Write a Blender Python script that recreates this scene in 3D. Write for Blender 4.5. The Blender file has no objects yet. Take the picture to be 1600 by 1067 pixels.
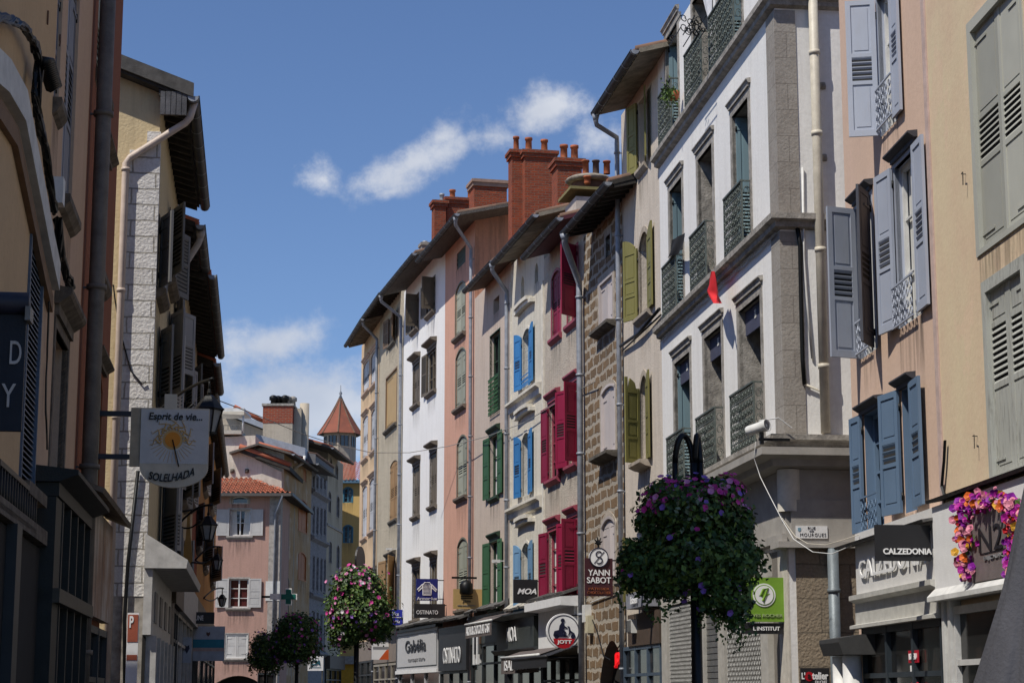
import bpy, bmesh, math, random
from mathutils import Vector, Matrix
random.seed(7)
S = bpy.context.scene
COL = S.collection
PI = math.pi
rad = math.radians
# ------------------------------------------------------------------ camera
F_PX = 3000.0; HOR = 1085.0; CAMZ = 1.6
PITCH = math.atan((HOR - 533.5) / F_PX)
cd = bpy.data.cameras.new('camera'); cam = bpy.data.objects.new('camera', cd); COL.objects.link(cam)
cd.sensor_width = 36.0; cd.lens = F_PX / 1600 * 36.0; cd.clip_start = 0.2; cd.clip_end = 3000
cam.location = (0, 0, CAMZ); cam.rotation_euler = (PI / 2 + PITCH, 0, 0)
S.camera = cam
S.view_settings.view_transform = 'Standard'; S.view_settings.look = 'None'
S.view_settings.exposure = 0.0; S.view_settings.gamma = 1
# ------------------------------------------------------------------ light
SUN_EL = rad(56); SUN_AZ = rad(44)          # azimuth: how far behind the left-hand side
sv = Vector((-math.cos(SUN_AZ) * math.cos(SUN_EL), -math.sin(SUN_AZ) * math.cos(SUN_EL), math.sin(SUN_EL)))
sd = bpy.data.lights.new('sun', 'SUN'); sun = bpy.data.objects.new('sun', sd); COL.objects.link(sun)
sd.energy = 4.6; sd.angle = rad(0.5); sd.color = (1.0, 0.94, 0.84)
sun.rotation_euler = sv.to_track_quat('Z', 'Y').to_euler(); sun.location = (0, 0, 60)
W = bpy.data.worlds.new('World'); S.world = W; W.use_nodes = True
nt = W.node_tree; nt.nodes.clear()
N = nt.nodes.new; LK = nt.links.new
out = N('ShaderNodeOutputWorld'); bg = N('ShaderNodeBackground'); LK(bg.outputs[0], out.inputs[0])
bg.inputs[1].default_value = 0.095
sky = N('ShaderNodeTexSky'); sky.sky_type = 'NISHITA'; sky.sun_disc = False
sky.sun_elevation = SUN_EL; sky.sun_rotation = math.atan2(sv.x, sv.y)
sky.air_density = 1.0; sky.dust_density = 0.1; sky.ozone_density = 3.5; sky.altitude = 600
tc = N('ShaderNodeTexCoord'); sx = N('ShaderNodeSeparateXYZ'); LK(tc.outputs['Generated'], sx.inputs[0])
def M2(op, a, b=None, c=None, nt=nt):
    n = nt.nodes.new('ShaderNodeMath'); n.operation = op
    for i, v in enumerate((a, b, c)):
        if v is None: continue
        if isinstance(v, (int, float)): n.inputs[i].default_value = v
        else: nt.links.new(v, n.inputs[i])
    return n.outputs[0]
ry = M2('MAXIMUM', sx.outputs[1], 0.02)
gu = M2('DIVIDE', sx.outputs[0], ry); gw = M2('DIVIDE', sx.outputs[2], ry)
cmb = N('ShaderNodeCombineXYZ'); LK(gu, cmb.inputs[0]); LK(gw, cmb.inputs[1])
nz = N('ShaderNodeTexNoise'); LK(cmb.outputs[0], nz.inputs[0]); nz.inputs['Scale'].default_value = 42; nz.inputs['Detail'].default_value = 13; nz.inputs['Roughness'].default_value = 0.66
nz2 = N('ShaderNodeTexNoise'); LK(cmb.outputs[0], nz2.inputs[0]); nz2.inputs['Scale'].default_value = 9; nz2.inputs['Detail'].default_value = 6
def ray(u, v):
    c, s = math.cos(PITCH), math.sin(PITCH)
    a, b, d = (u - 800.0), F_PX, (533.5 - v)
    return Vector((a, b * c - d * s, b * s + d * c))
def project(p):
    c, s = math.cos(PITCH), math.sin(PITCH)
    x, y, z = p[0], p[1], p[2] - CAMZ
    f = y * c + z * s; u = -y * s + z * c
    return (800 + F_PX * x / f, 533.5 - F_PX * u / f)
tot = None
for (cu, cv, a, b, ang, amp) in [(648, 255, 125, 40, 27, .95), (690, 215, 60, 28, 35, .7), (855, 172, 78, 46, 15, 1.0), (760, 212, 60, 30, 0, .5), (503, 280, 36, 30, -35, .62),
        (420, 540, 110, 50, 5, 1.1), (470, 640, 190, 100, 0, 1.35), (940, 215, 60, 40, 0, .55), (610, 300, 60, 16, 15, .5)]:
    r = ray(cu, cv); c0 = (r.x / r.y, r.z / r.y)
    du = M2('SUBTRACT', gu, c0[0]); dw = M2('SUBTRACT', gw, c0[1])
    ca, sa = math.cos(rad(ang)), math.sin(rad(ang))
    p = M2('MULTIPLY', M2('ADD', M2('MULTIPLY', du, ca), M2('MULTIPLY', dw, sa)), F_PX / a)
    q = M2('MULTIPLY', M2('SUBTRACT', M2('MULTIPLY', dw, ca), M2('MULTIPLY', du, sa)), F_PX / b)
    d = M2('SQRT', M2('ADD', M2('MULTIPLY', p, p), M2('MULTIPLY', q, q)))
    m = M2('MULTIPLY', M2('SUBTRACT', 1.0, d), M2('MULTIPLY', amp, 1.45))
    m = M2('MAXIMUM', m, -2.0)
    tot = m if tot is None else M2('MAXIMUM', tot, m)
f = M2('ADD', tot, M2('MULTIPLY', M2('SUBTRACT', nz.outputs[0], 0.5), 3.0))
f = M2('ADD', f, M2('MULTIPLY', M2('SUBTRACT', nz2.outputs[0], 0.5), 0.7))
mr = N('ShaderNodeMapRange'); mr.interpolation_type = 'SMOOTHSTEP'; LK(f, mr.inputs[0]); mr.inputs[1].default_value = -0.2; mr.inputs[2].default_value = 1.35; mr.inputs[4].default_value = 0.78
mrc = N('ShaderNodeMapRange'); LK(nz2.outputs[0], mrc.inputs[0]); mrc.inputs[1].default_value = 0.3; mrc.inputs[2].default_value = 0.7
cc = N('ShaderNodeMixRGB'); LK(mrc.outputs[0], cc.inputs[0]); cc.inputs[1].default_value = (5.6, 6.0, 6.9, 1); cc.inputs[2].default_value = (9.4, 9.5, 9.7, 1)
tint = N('ShaderNodeMixRGB'); tint.blend_type = 'MULTIPLY'; tint.inputs[0].default_value = 1; tint.inputs[2].default_value = (.93, 1.0, 1.17, 1); LK(sky.outputs[0], tint.inputs[1])
mx = N('ShaderNodeMixRGB'); LK(mr.outputs[0], mx.inputs[0]); LK(tint.outputs[0], mx.inputs[1]); LK(cc.outputs[0], mx.inputs[2])
LK(mx.outputs[0], bg.inputs[0])
S.render.engine = 'CYCLES'

# ------------------------------------------------------------------ materials
MC = {}
def _pr(name):
    m = bpy.data.materials.new(name); m.use_nodes = True
    nt = m.node_tree; b = nt.nodes['Principled BSDF']
    return m, nt, b
def rgb(c): return (c[0], c[1], c[2], 1)
def plain(name, c, rough=0.6, metal=0.0, var=0.12, scale=6.0, bump=0.15, bscale=60.0, spec=0.4, stretch=(1, 1, 1)):
    if name in MC: return MC[name]
    m, nt, b = _pr(name); MC[name] = m
    tc = nt.nodes.new('ShaderNodeTexCoord'); mp = nt.nodes.new('ShaderNodeMapping'); mp.inputs['Scale'].default_value = stretch
    nt.links.new(tc.outputs['Object'], mp.inputs[0])
    n = nt.nodes.new('ShaderNodeTexNoise'); n.inputs['Scale'].default_value = scale; n.inputs['Detail'].default_value = 7; n.inputs['Roughness'].default_value = .65
    nt.links.new(mp.outputs[0], n.inputs[0])
    r = nt.nodes.new('ShaderNodeMapRange'); r.inputs[1].default_value = .3; r.inputs[2].default_value = .7; r.inputs[3].default_value = 1 - var * 2; r.inputs[4].default_value = 1 + var * .6
    nt.links.new(n.outputs[0], r.inputs[0])
    h = nt.nodes.new('ShaderNodeVectorMath'); h.operation = 'SCALE'; h.inputs[0].default_value = c[:3]; nt.links.new(r.outputs[0], h.inputs['Scale'])
    nt.links.new(h.outputs[0], b.inputs['Base Color'])
    b.inputs['Roughness'].default_value = rough; b.inputs['Metallic'].default_value = metal; b.inputs['Specular IOR Level'].default_value = spec
    if bump:
        n2 = nt.nodes.new('ShaderNodeTexNoise'); n2.inputs['Scale'].default_value = bscale; n2.inputs['Detail'].default_value = 4; nt.links.new(mp.outputs[0], n2.inputs[0])
        bp = nt.nodes.new('ShaderNodeBump'); bp.inputs['Strength'].default_value = bump; bp.inputs['Distance'].default_value = .02
        nt.links.new(n2.outputs[0], bp.inputs['Height']); nt.links.new(bp.outputs[0], b.inputs['Normal'])
    return m
def stucco(name, c, c2=None, dirt=(.12, .1, .08), damt=.35, rough_b=.5, patch=.4, bscale=22):
    """rendered wall: blotches, vertical rain streaks of grime, patches of a second coat"""
    if name in MC: return MC[name]
    m, nt, b = _pr(name); MC[name] = m
    L = nt.links.new; NN = nt.nodes.new
    tc = NN('ShaderNodeTexCoord')
    def noise(scale, stretch=(1, 1, 1), det=7, ro=.6):
        mp = NN('ShaderNodeMapping'); mp.inputs['Scale'].default_value = stretch; L(tc.outputs['Object'], mp.inputs[0])
        n = NN('ShaderNodeTexNoise'); n.inputs['Scale'].default_value = scale; n.inputs['Detail'].default_value = det; n.inputs['Roughness'].default_value = ro
        L(mp.outputs[0], n.inputs[0]); return n.outputs[0]
    def rng(s, a, bb, lo, hi):
        r = NN('ShaderNodeMapRange'); r.inputs[1].default_value = a; r.inputs[2].default_value = bb; r.inputs[3].default_value = lo; r.inputs[4].default_value = hi; L(s, r.inputs[0]); return r.outputs[0]
    c2 = c2 or tuple(x * .78 for x in c)
    m1 = NN('ShaderNodeMixRGB'); L(rng(noise(.9), .4, .68, 0, patch), m1.inputs[0]); m1.inputs[1].default_value = rgb(c); m1.inputs[2].default_value = rgb(c2)
    m2 = NN('ShaderNodeMixRGB'); L(rng(noise(2.6, (1.6, 1.6, .12), 8, .7), .48, .76, 0, damt * 1.5), m2.inputs[0])
    mp_ = NN('ShaderNodeMixRGB'); L(rng(noise(1.3, (1, 1, .8), 5, .55), .57, .6, 0, .4), mp_.inputs[0]); L(m1.outputs[0], mp_.inputs[1]); mp_.inputs[2].default_value = rgb(tuple(min(.85, x * 1.12 + .02) for x in c2)); L(mp_.outputs[0], m2.inputs[1]); m2.inputs[2].default_value = rgb(dirt)
    m3 = NN('ShaderNodeMixRGB'); m3.blend_type = 'MULTIPLY'; L(rng(noise(14), .35, .7, 0, .28), m3.inputs[0]); L(m2.outputs[0], m3.inputs[1]); m3.inputs[2].default_value = (.7, .68, .66, 1)
    L(m3.outputs[0], b.inputs['Base Color']); b.inputs['Roughness'].default_value = .93; b.inputs['Specular IOR Level'].default_value = .15
    bp = NN('ShaderNodeBump'); bp.inputs['Strength'].default_value = rough_b; bp.inputs['Distance'].default_value = .035
    ad = NN('ShaderNodeMath'); ad.operation = 'ADD'; L(noise(bscale, det=6), ad.inputs[0]); L(noise(3.0), ad.inputs[1])
    L(ad.outputs[0], bp.inputs['Height']); L(bp.outputs[0], b.inputs['Normal'])
    return m
def bricks(name, c1, c2, mortar, bw=.22, bh=.07, ms=.012, bump=.6, distort=0.0, stain=.3, smooth=.1, grime=(.12, .08, .06)):
    if name in MC: return MC[name]
    m, nt, b = _pr(name); MC[name] = m
    L = nt.links.new; NN = nt.nodes.new
    tc = NN('ShaderNodeTexCoord'); s = NN('ShaderNodeSeparateXYZ'); L(tc.outputs['Object'], s.inputs[0])
    ad = NN('ShaderNodeMath'); L(s.outputs[0], ad.inputs[0]); L(s.outputs[1], ad.inputs[1])
    cb = NN('ShaderNodeCombineXYZ'); L(ad.outputs[0], cb.inputs[0]); L(s.outputs[2], cb.inputs[1])
    vec = cb.outputs[0]
    if distort:
        n = NN('ShaderNodeTexNoise'); n.inputs['Scale'].default_value = 3.5; n.inputs['Detail'].default_value = 3; L(vec, n.inputs[0])
        v = NN('ShaderNodeVectorMath'); v.operation = 'SUBTRACT'; L(n.outputs['Color'], v.inputs[0]); v.inputs[1].default_value = (.5, .5, .5)
        v2 = NN('ShaderNodeVectorMath'); v2.operation = 'SCALE'; L(v.outputs[0], v2.inputs[0]); v2.inputs['Scale'].default_value = distort
        v3 = NN('ShaderNodeVectorMath'); L(vec, v3.inputs[0]); L(v2.outputs[0], v3.inputs[1]); vec = v3.outputs[0]
    bt = NN('ShaderNodeTexBrick'); L(vec, bt.inputs[0]); bt.inputs['Scale'].default_value = 1
    bt.inputs['Color1'].default_value = rgb(c1); bt.inputs['Color2'].default_value = rgb(c2); bt.inputs['Mortar'].default_value = rgb(mortar)
    bt.inputs['Brick Width'].default_value = bw; bt.inputs['Row Height'].default_value = bh; bt.inputs['Mortar Size'].default_value = ms; bt.inputs['Mortar Smooth'].default_value = smooth; bt.inputs['Bias'].default_value = 0
    n = NN('ShaderNodeTexNoise'); n.inputs['Scale'].default_value = 2.2; n.inputs['Detail'].default_value = 9; n.inputs['Roughness'].default_value = .7; L(tc.outputs['Object'], n.inputs[0])
    r = NN('ShaderNodeMapRange'); r.inputs[1].default_value = .45; r.inputs[2].default_value = .75; r.inputs[4].default_value = stain; L(n.outputs[0], r.inputs[0])
    mx = NN('ShaderNodeMixRGB'); L(r.outputs[0], mx.inputs[0]); L(bt.outputs[0], mx.inputs[1]); mx.inputs[2].default_value = rgb(grime)
    n3 = NN('ShaderNodeTexNoise'); n3.inputs['Scale'].default_value = 25; n3.inputs['Detail'].default_value = 5; L(tc.outputs['Object'], n3.inputs[0])
    m3 = NN('ShaderNodeMixRGB'); m3.blend_type = 'MULTIPLY'; L(n3.outputs[0], m3.inputs[0]); L(mx.outputs[0], m3.inputs[1]); m3.inputs[2].default_value = (.62, .6, .58, 1)
    L(m3.outputs[0], b.inputs['Base Color']); b.inputs['Roughness'].default_value = .9; b.inputs['Specular IOR Level'].default_value = .2
    bp = NN('ShaderNodeBump'); bp.inputs['Strength'].default_value = bump; bp.inputs['Distance'].default_value = .02; bp.invert = True
    s2 = NN('ShaderNodeMath'); s2.operation = 'SUBTRACT'; L(bt.outputs['Fac'], s2.inputs[0]); 
    s3 = NN('ShaderNodeMath'); s3.operation = 'MULTIPLY'; L(n3.outputs[0], s3.inputs[0]); s3.inputs[1].default_value = .8; L(s3.outputs[0], s2.inputs[1])
    L(s2.outputs[0], bp.inputs['Height']); L(bp.outputs[0], b.inputs['Normal'])
    return m
def tiles(name='roof_tile', c1=(.42, .12, .06), c2=(.28, .09, .05)):
    if name in MC: return MC[name]
    m, nt, b = _pr(name); MC[name] = m
    L = nt.links.new; NN = nt.nodes.new
    tc = NN('ShaderNodeTexCoord')
    n = NN('ShaderNodeTexNoise'); n.inputs['Scale'].default_value = 3.2; n.inputs['Detail'].default_value = 6; L(tc.outputs['Object'], n.inputs[0])
    vo = NN('ShaderNodeTexVoronoi'); vo.inputs['Scale'].default_value = 3.4; L(tc.outputs['Object'], vo.inputs[0])
    ad = NN('ShaderNodeMath'); L(n.outputs[0], ad.inputs[0]); L(vo.outputs['Color'], ad.inputs[1])
    r = NN('ShaderNodeMapRange'); r.inputs[1].default_value = .5; r.inputs[2].default_value = 1.5; L(ad.outputs[0], r.inputs[0])
    mx = NN('ShaderNodeMixRGB'); L(r.outputs[0], mx.inputs[0]); mx.inputs[1].default_value = rgb(c1); mx.inputs[2].default_value = rgb(c2)
    L(mx.outputs[0], b.inputs['Base Color']); b.inputs['Roughness'].default_value = .85
    return m
def glass(name='window_glass', c=(.02, .025, .03), rough=.08):
    if name in MC: return MC[name]
    m, nt, b = _pr(name); MC[name] = m
    b.inputs['Roughness'].default_value = rough; b.inputs['Specular IOR Level'].default_value = .9
    oi = nt.nodes.new('ShaderNodeObjectInfo'); cr = nt.nodes.new('ShaderNodeMixRGB'); cr.inputs[1].default_value = rgb(tuple(x * .6 for x in c)); cr.inputs[2].default_value = rgb(tuple(x * 4 + .01 for x in c))
    pw = nt.nodes.new('ShaderNodeMath'); pw.operation = 'POWER'; pw.inputs[1].default_value = 2.5; nt.links.new(oi.outputs['Random'], pw.inputs[0]); nt.links.new(pw.outputs[0], cr.inputs[0]); nt.links.new(cr.outputs[0], b.inputs['Base Color'])
    tc = nt.nodes.new('ShaderNodeTexCoord'); n = nt.nodes.new('ShaderNodeTexNoise'); n.inputs['Scale'].default_value = 1.6; nt.links.new(tc.outputs['Object'], n.inputs[0])
    bp = nt.nodes.new('ShaderNodeBump'); bp.inputs['Strength'].default_value = .25; bp.inputs['Distance'].default_value = .05
    nt.links.new(n.outputs[0], bp.inputs['Height']); nt.links.new(bp.outputs[0], b.inputs['Normal'])
    return m
def emis(name, c, s):
    if name in MC: return MC[name]
    m, nt, b = _pr(name); MC[name] = m
    b.inputs['Base Color'].default_value = rgb(c); b.inputs['Emission Color'].default_value = rgb(c); b.inputs['Emission Strength'].default_value = s
    return m
def paintwood(name, c, wear=.25, wc=None):
    """painted timber, sun-bleached with vertical grain and flaking"""
    if name in MC: return MC[name]
    m, nt, b = _pr(name); MC[name] = m
    L = nt.links.new; NN = nt.nodes.new
    tc = NN('ShaderNodeTexCoord')
    mp = NN('ShaderNodeMapping'); mp.inputs['Scale'].default_value = (9, 9, 1.2); L(tc.outputs['Object'], mp.inputs[0])
    n = NN('ShaderNodeTexNoise'); n.inputs['Scale'].default_value = 2.5; n.inputs['Detail'].default_value = 8; n.inputs['Roughness'].default_value = .7; L(mp.outputs[0], n.inputs[0])
    r = NN('ShaderNodeMapRange'); r.inputs[1].default_value = .5; r.inputs[2].default_value = .72; r.inputs[4].default_value = wear; L(n.outputs[0], r.inputs[0])
    wc = wc or tuple(.5 * x + .13 for x in c)
    mx = NN('ShaderNodeMixRGB'); L(r.outputs[0], mx.inputs[0]); mx.inputs[1].default_value = rgb(c); mx.inputs[2].default_value = rgb(wc)
    n2 = NN('ShaderNodeTexNoise'); n2.inputs['Scale'].default_value = 1.7; n2.inputs['Detail'].default_value = 5; L(tc.outputs['Object'], n2.inputs[0])
    m3 = NN('ShaderNodeMixRGB'); m3.blend_type = 'MULTIPLY'; L(n2.outputs[0], m3.inputs[0]); L(mx.outputs[0], m3.inputs[1]); m3.inputs[2].default_value = (.72, .72, .72, 1)
    oi = NN('ShaderNodeObjectInfo'); rr = NN('ShaderNodeMapRange'); rr.inputs[3].default_value = .8; rr.inputs[4].default_value = 1.15; L(oi.outputs['Random'], rr.inputs[0])
    sc = NN('ShaderNodeVectorMath'); sc.operation = 'SCALE'; L(m3.outputs[0], sc.inputs[0]); L(rr.outputs[0], sc.inputs['Scale'])
    L(sc.outputs[0], b.inputs['Base Color']); b.inputs['Roughness'].default_value = .62; b.inputs['Specular IOR Level'].default_value = .3
    bp = NN('ShaderNodeBump'); bp.inputs['Strength'].default_value = .2; bp.inputs['Distance'].default_value = .01; L(n.outputs[0], bp.inputs['Height']); L(bp.outputs[0], b.inputs['Normal'])
    return m
ZINC = plain('zinc', (.3, .32, .36), .55, .15, .2, 5, .08)
ZINCD = plain('dark_zinc', (.055, .06, .068), .55, .3, .2, 5, .08)
IRON = plain('black_iron', (.012, .013, .014), .45, .5, .1, 8, .1)
STONE = plain('grey_brown_stone', (.36, .335, .3), .9, 0, .3, 5, .5, 30)
STONED = plain('dark_weathered_stone', (.13, .115, .095), .92, 0, .35, 4, .5, 25)
PLANK = plain('weathered_plank', (.13, .115, .1), .85, 0, .3, 3, .3, 30, stretch=(1, 8, 8))
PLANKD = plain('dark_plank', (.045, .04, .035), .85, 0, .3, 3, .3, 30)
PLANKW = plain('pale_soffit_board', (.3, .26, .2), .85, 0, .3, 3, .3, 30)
TILE = tiles()
TILEO = tiles('old_roof_tile', (.2, .11, .07), (.11, .07, .05))
BRICK = bricks('red_chimney_brick', (.4, .085, .035), (.26, .055, .028), (.25, .15, .11), .22, .075, .009, stain=.55, distort=.03, bump=.9)
POT = plain('terracotta_pot', (.4, .11, .04), .75, 0, .35, 6, .3)
GLASS = glass()
CURT = plain('white_curtain', (.6, .6, .57), .9, 0, .1, 4, .4, 12, stretch=(6, 6, .3))
WHITEP = plain('white_paint', (.68, .68, .66), .55, 0, .12, 4, .1)
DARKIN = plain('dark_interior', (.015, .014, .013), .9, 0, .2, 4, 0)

def grime():
    m, nt, b = _pr('rain_streak_grime'); L = nt.links.new; NN = nt.nodes.new
    b.inputs['Base Color'].default_value = (.1, .085, .07, 1); b.inputs['Roughness'].default_value = .95
    tr = NN('ShaderNodeBsdfTransparent'); mx = NN('ShaderNodeMixShader'); at_ = NN('ShaderNodeAttribute'); at_.attribute_name = 'fade'
    tc = NN('ShaderNodeTexCoord'); mp = NN('ShaderNodeMapping'); mp.inputs['Scale'].default_value = (7, 1, .5); L(tc.outputs['Object'], mp.inputs[0])
    n = NN('ShaderNodeTexNoise'); n.inputs['Scale'].default_value = 1.6; n.inputs['Detail'].default_value = 6; L(mp.outputs[0], n.inputs[0])
    r = NN('ShaderNodeMapRange'); r.inputs[1].default_value = .42; r.inputs[2].default_value = .7; r.inputs[4].default_value = .6; L(n.outputs[0], r.inputs[0])
    mu = NN('ShaderNodeMath'); mu.operation = 'MULTIPLY'; L(r.outputs[0], mu.inputs[0]); L(at_.outputs['Fac'], mu.inputs[1])
    L(mu.outputs[0], mx.inputs[0]); L(tr.outputs[0], mx.inputs[1]); L(b.outputs[0], mx.inputs[2]); L(mx.outputs[0], nt.nodes['Material Output'].inputs[0]); return m
GRIME = grime()
# ------------------------------------------------------------------ mesh builder
class MB:
    def __init__(s): s.v = []; s.f = []; s.m = []; s.mats = []; s.X = None; s.sm = []
    def mi(s, m):
        if m not in s.mats: s.mats.append(m)
        return s.mats.index(m)
    def add(s, vs, fs, mat=None, smooth=False):
        o = len(s.v)
        if s.X is not None: vs = [s.X @ Vector(q) for q in vs]
        s.v += [tuple(q) for q in vs]; k = s.mi(mat)
        for f in fs: s.f.append(tuple(o + i for i in f)); s.m.append(k); s.sm.append(smooth)
    def box(s, x0, x1, y0, y1, z0, z1, mat=None):
        s.add([(x0, y0, z0), (x1, y0, z0), (x1, y1, z0), (x0, y1, z0), (x0, y0, z1), (x1, y0, z1), (x1, y1, z1), (x0, y1, z1)],
              [(0, 1, 5, 4), (1, 2, 6, 5), (2, 3, 7, 6), (3, 0, 4, 7), (4, 5, 6, 7), (3, 2, 1, 0)], mat)
    def quad(s, a, b, c, d, mat=None): s.add([a, b, c, d], [(0, 1, 2, 3)], mat)
    def prism(s, poly, y0, y1, mat=None):           # poly of (x, z), from y0 (front) to y1
        n = len(poly)
        s.add([(p[0], y0, p[1]) for p in poly] + [(p[0], y1, p[1]) for p in poly],
              [tuple(range(n)), tuple(range(2 * n - 1, n - 1, -1))] + [(i, (i + 1) % n, n + (i + 1) % n, n + i) for i in range(n)], mat)
    def prismx(s, poly, x0, x1, mat=None):          # poly of (y, z)
        n = len(poly)
        s.add([(x0, p[0], p[1]) for p in poly] + [(x1, p[0], p[1]) for p in poly],
              [tuple(range(n)), tuple(range(2 * n - 1, n - 1, -1))] + [(i, (i + 1) % n, n + (i + 1) % n, n + i) for i in range(n)], mat)
    def tube(s, path, r, seg=8, mat=None, caps=True, flat=1.0):
        P = [Vector(p) for p in path]; n = len(P); vs = []; prev = None
        for i in range(n):
            t = (P[min(i + 1, n - 1)] - P[max(i - 1, 0)])
            if t.length < 1e-9: t = Vector((0, 0, 1))
            t.normalize()
            if prev is None:
                a = Vector((0, 0, 1)) if abs(t.z) < .9 else Vector((1, 0, 0)); a = (a - t * a.dot(t)).normalized()
            else:
                a = (prev - t * prev.dot(t));
                a = a.normalized() if a.length > 1e-6 else prev
            prev = a; b = t.cross(a); rr = r[i] if isinstance(r, (list, tuple)) else r
            for k in range(seg):
                w = 2 * PI * k / seg; vs.append(P[i] + (a * math.cos(w) + b * math.sin(w) * flat) * rr)
        fs = [(i * seg + k, i * seg + (k + 1) % seg, (i + 1) * seg + (k + 1) % seg, (i + 1) * seg + k) for i in range(n - 1) for k in range(seg)]
        if caps: fs += [tuple(range(seg - 1, -1, -1)), tuple((n - 1) * seg + k for k in range(seg))]
        s.add(vs, fs, mat, seg >= 6)
    def lathe(s, prof, c=(0, 0, 0), seg=16, mat=None, smooth=True):
        n = len(prof); vs = [(c[0] + r * math.cos(2 * PI * k / seg), c[1] + r * math.sin(2 * PI * k / seg), c[2] + z) for (r, z) in prof for k in range(seg)]
        fs = [(i * seg + k, i * seg + (k + 1) % seg, (i + 1) * seg + (k + 1) % seg, (i + 1) * seg + k) for i in range(n - 1) for k in range(seg)]
        s.add(vs, fs, mat, smooth)
    def build(s, name, parent=None, mat=None):
        me = bpy.data.meshes.new(name); me.from_pydata(s.v, [], s.f)
        for m in s.mats: me.materials.append(m if m is not None else mat)
        me.polygons.foreach_set('material_index', s.m); me.polygons.foreach_set('use_smooth', s.sm); me.update()
        o = bpy.data.objects.new(name, me); COL.objects.link(o); o.parent = parent
        return o
def tag(o, label=None, cat=None, group=None, kind=None):
    if label: o['label'] = label
    if cat: o['category'] = cat
    if group: o['group'] = group
    if kind: o['kind'] = kind
    return o
def empty(name, loc, rz=0.0, label=None, cat=None, group=None):
    o = bpy.data.objects.new(name, None); COL.objects.link(o); o.location = loc; o.rotation_euler = (0, 0, rz); o.empty_display_size = .3
    return tag(o, label, cat, group)
def arc_top(x0, x1, zs, rise, n=10):
    """points from x0 to x1 along a segmental arch springing at zs"""
    return [(x0 + (x1 - x0) * i / n, zs + rise * math.sin(PI * i / n) ** .75) for i in range(n + 1)]
def text_mesh(txt, w=None, h=None, bold=0.0, shear=0.0, ext=.008, spacing=1.0):
    cu = bpy.data.curves.new('t', 'FONT'); cu.body = txt; cu.extrude = .05; cu.offset = bold; cu.shear = shear; cu.space_character = spacing; cu.resolution_u = 4
    o = bpy.data.objects.new('t', cu); COL.objects.link(o); bpy.context.view_layer.update()
    dg = bpy.context.evaluated_depsgraph_get(); me = bpy.data.meshes.new_from_object(o.evaluated_get(dg))
    vs = [v.co.copy() for v in me.vertices]; fs = [tuple(p.vertices) for p in me.polygons]
    bpy.data.objects.remove(o); bpy.data.meshes.remove(me); bpy.data.curves.remove(cu)
    x0 = min(v.x for v in vs); x1 = max(v.x for v in vs); y0 = min(v.y for v in vs); y1 = max(v.y for v in vs)
    sx = (w / (x1 - x0)) if w else None; sy = (h / (y1 - y0)) if h else None
    sx = sx or sy; sy = sy or sx
    out = [((v.x - (x0 + x1) / 2) * sx, -v.z * ext / .05, (v.y - (y0 + y1) / 2) * sy) for v in vs]
    return out, fs
def lettering(txt, cx, cz, y, w, h, mat, parent, name='lettering', mb=None, rot=0.0, fn=None, **k):
    vs, fs = text_mesh(txt, w, h, **k)
    ca, sa = math.cos(rot), math.sin(rot)
    vs = [(cx + a * ca - c * sa, y + b, cz + a * sa + c * ca) for a, b, c in vs]
    if fn: vs = [fn(q) for q in vs]
    m = mb or MB(); m.add(vs, fs, mat)
    return m if mb is not None else m.build(name, parent)

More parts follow.
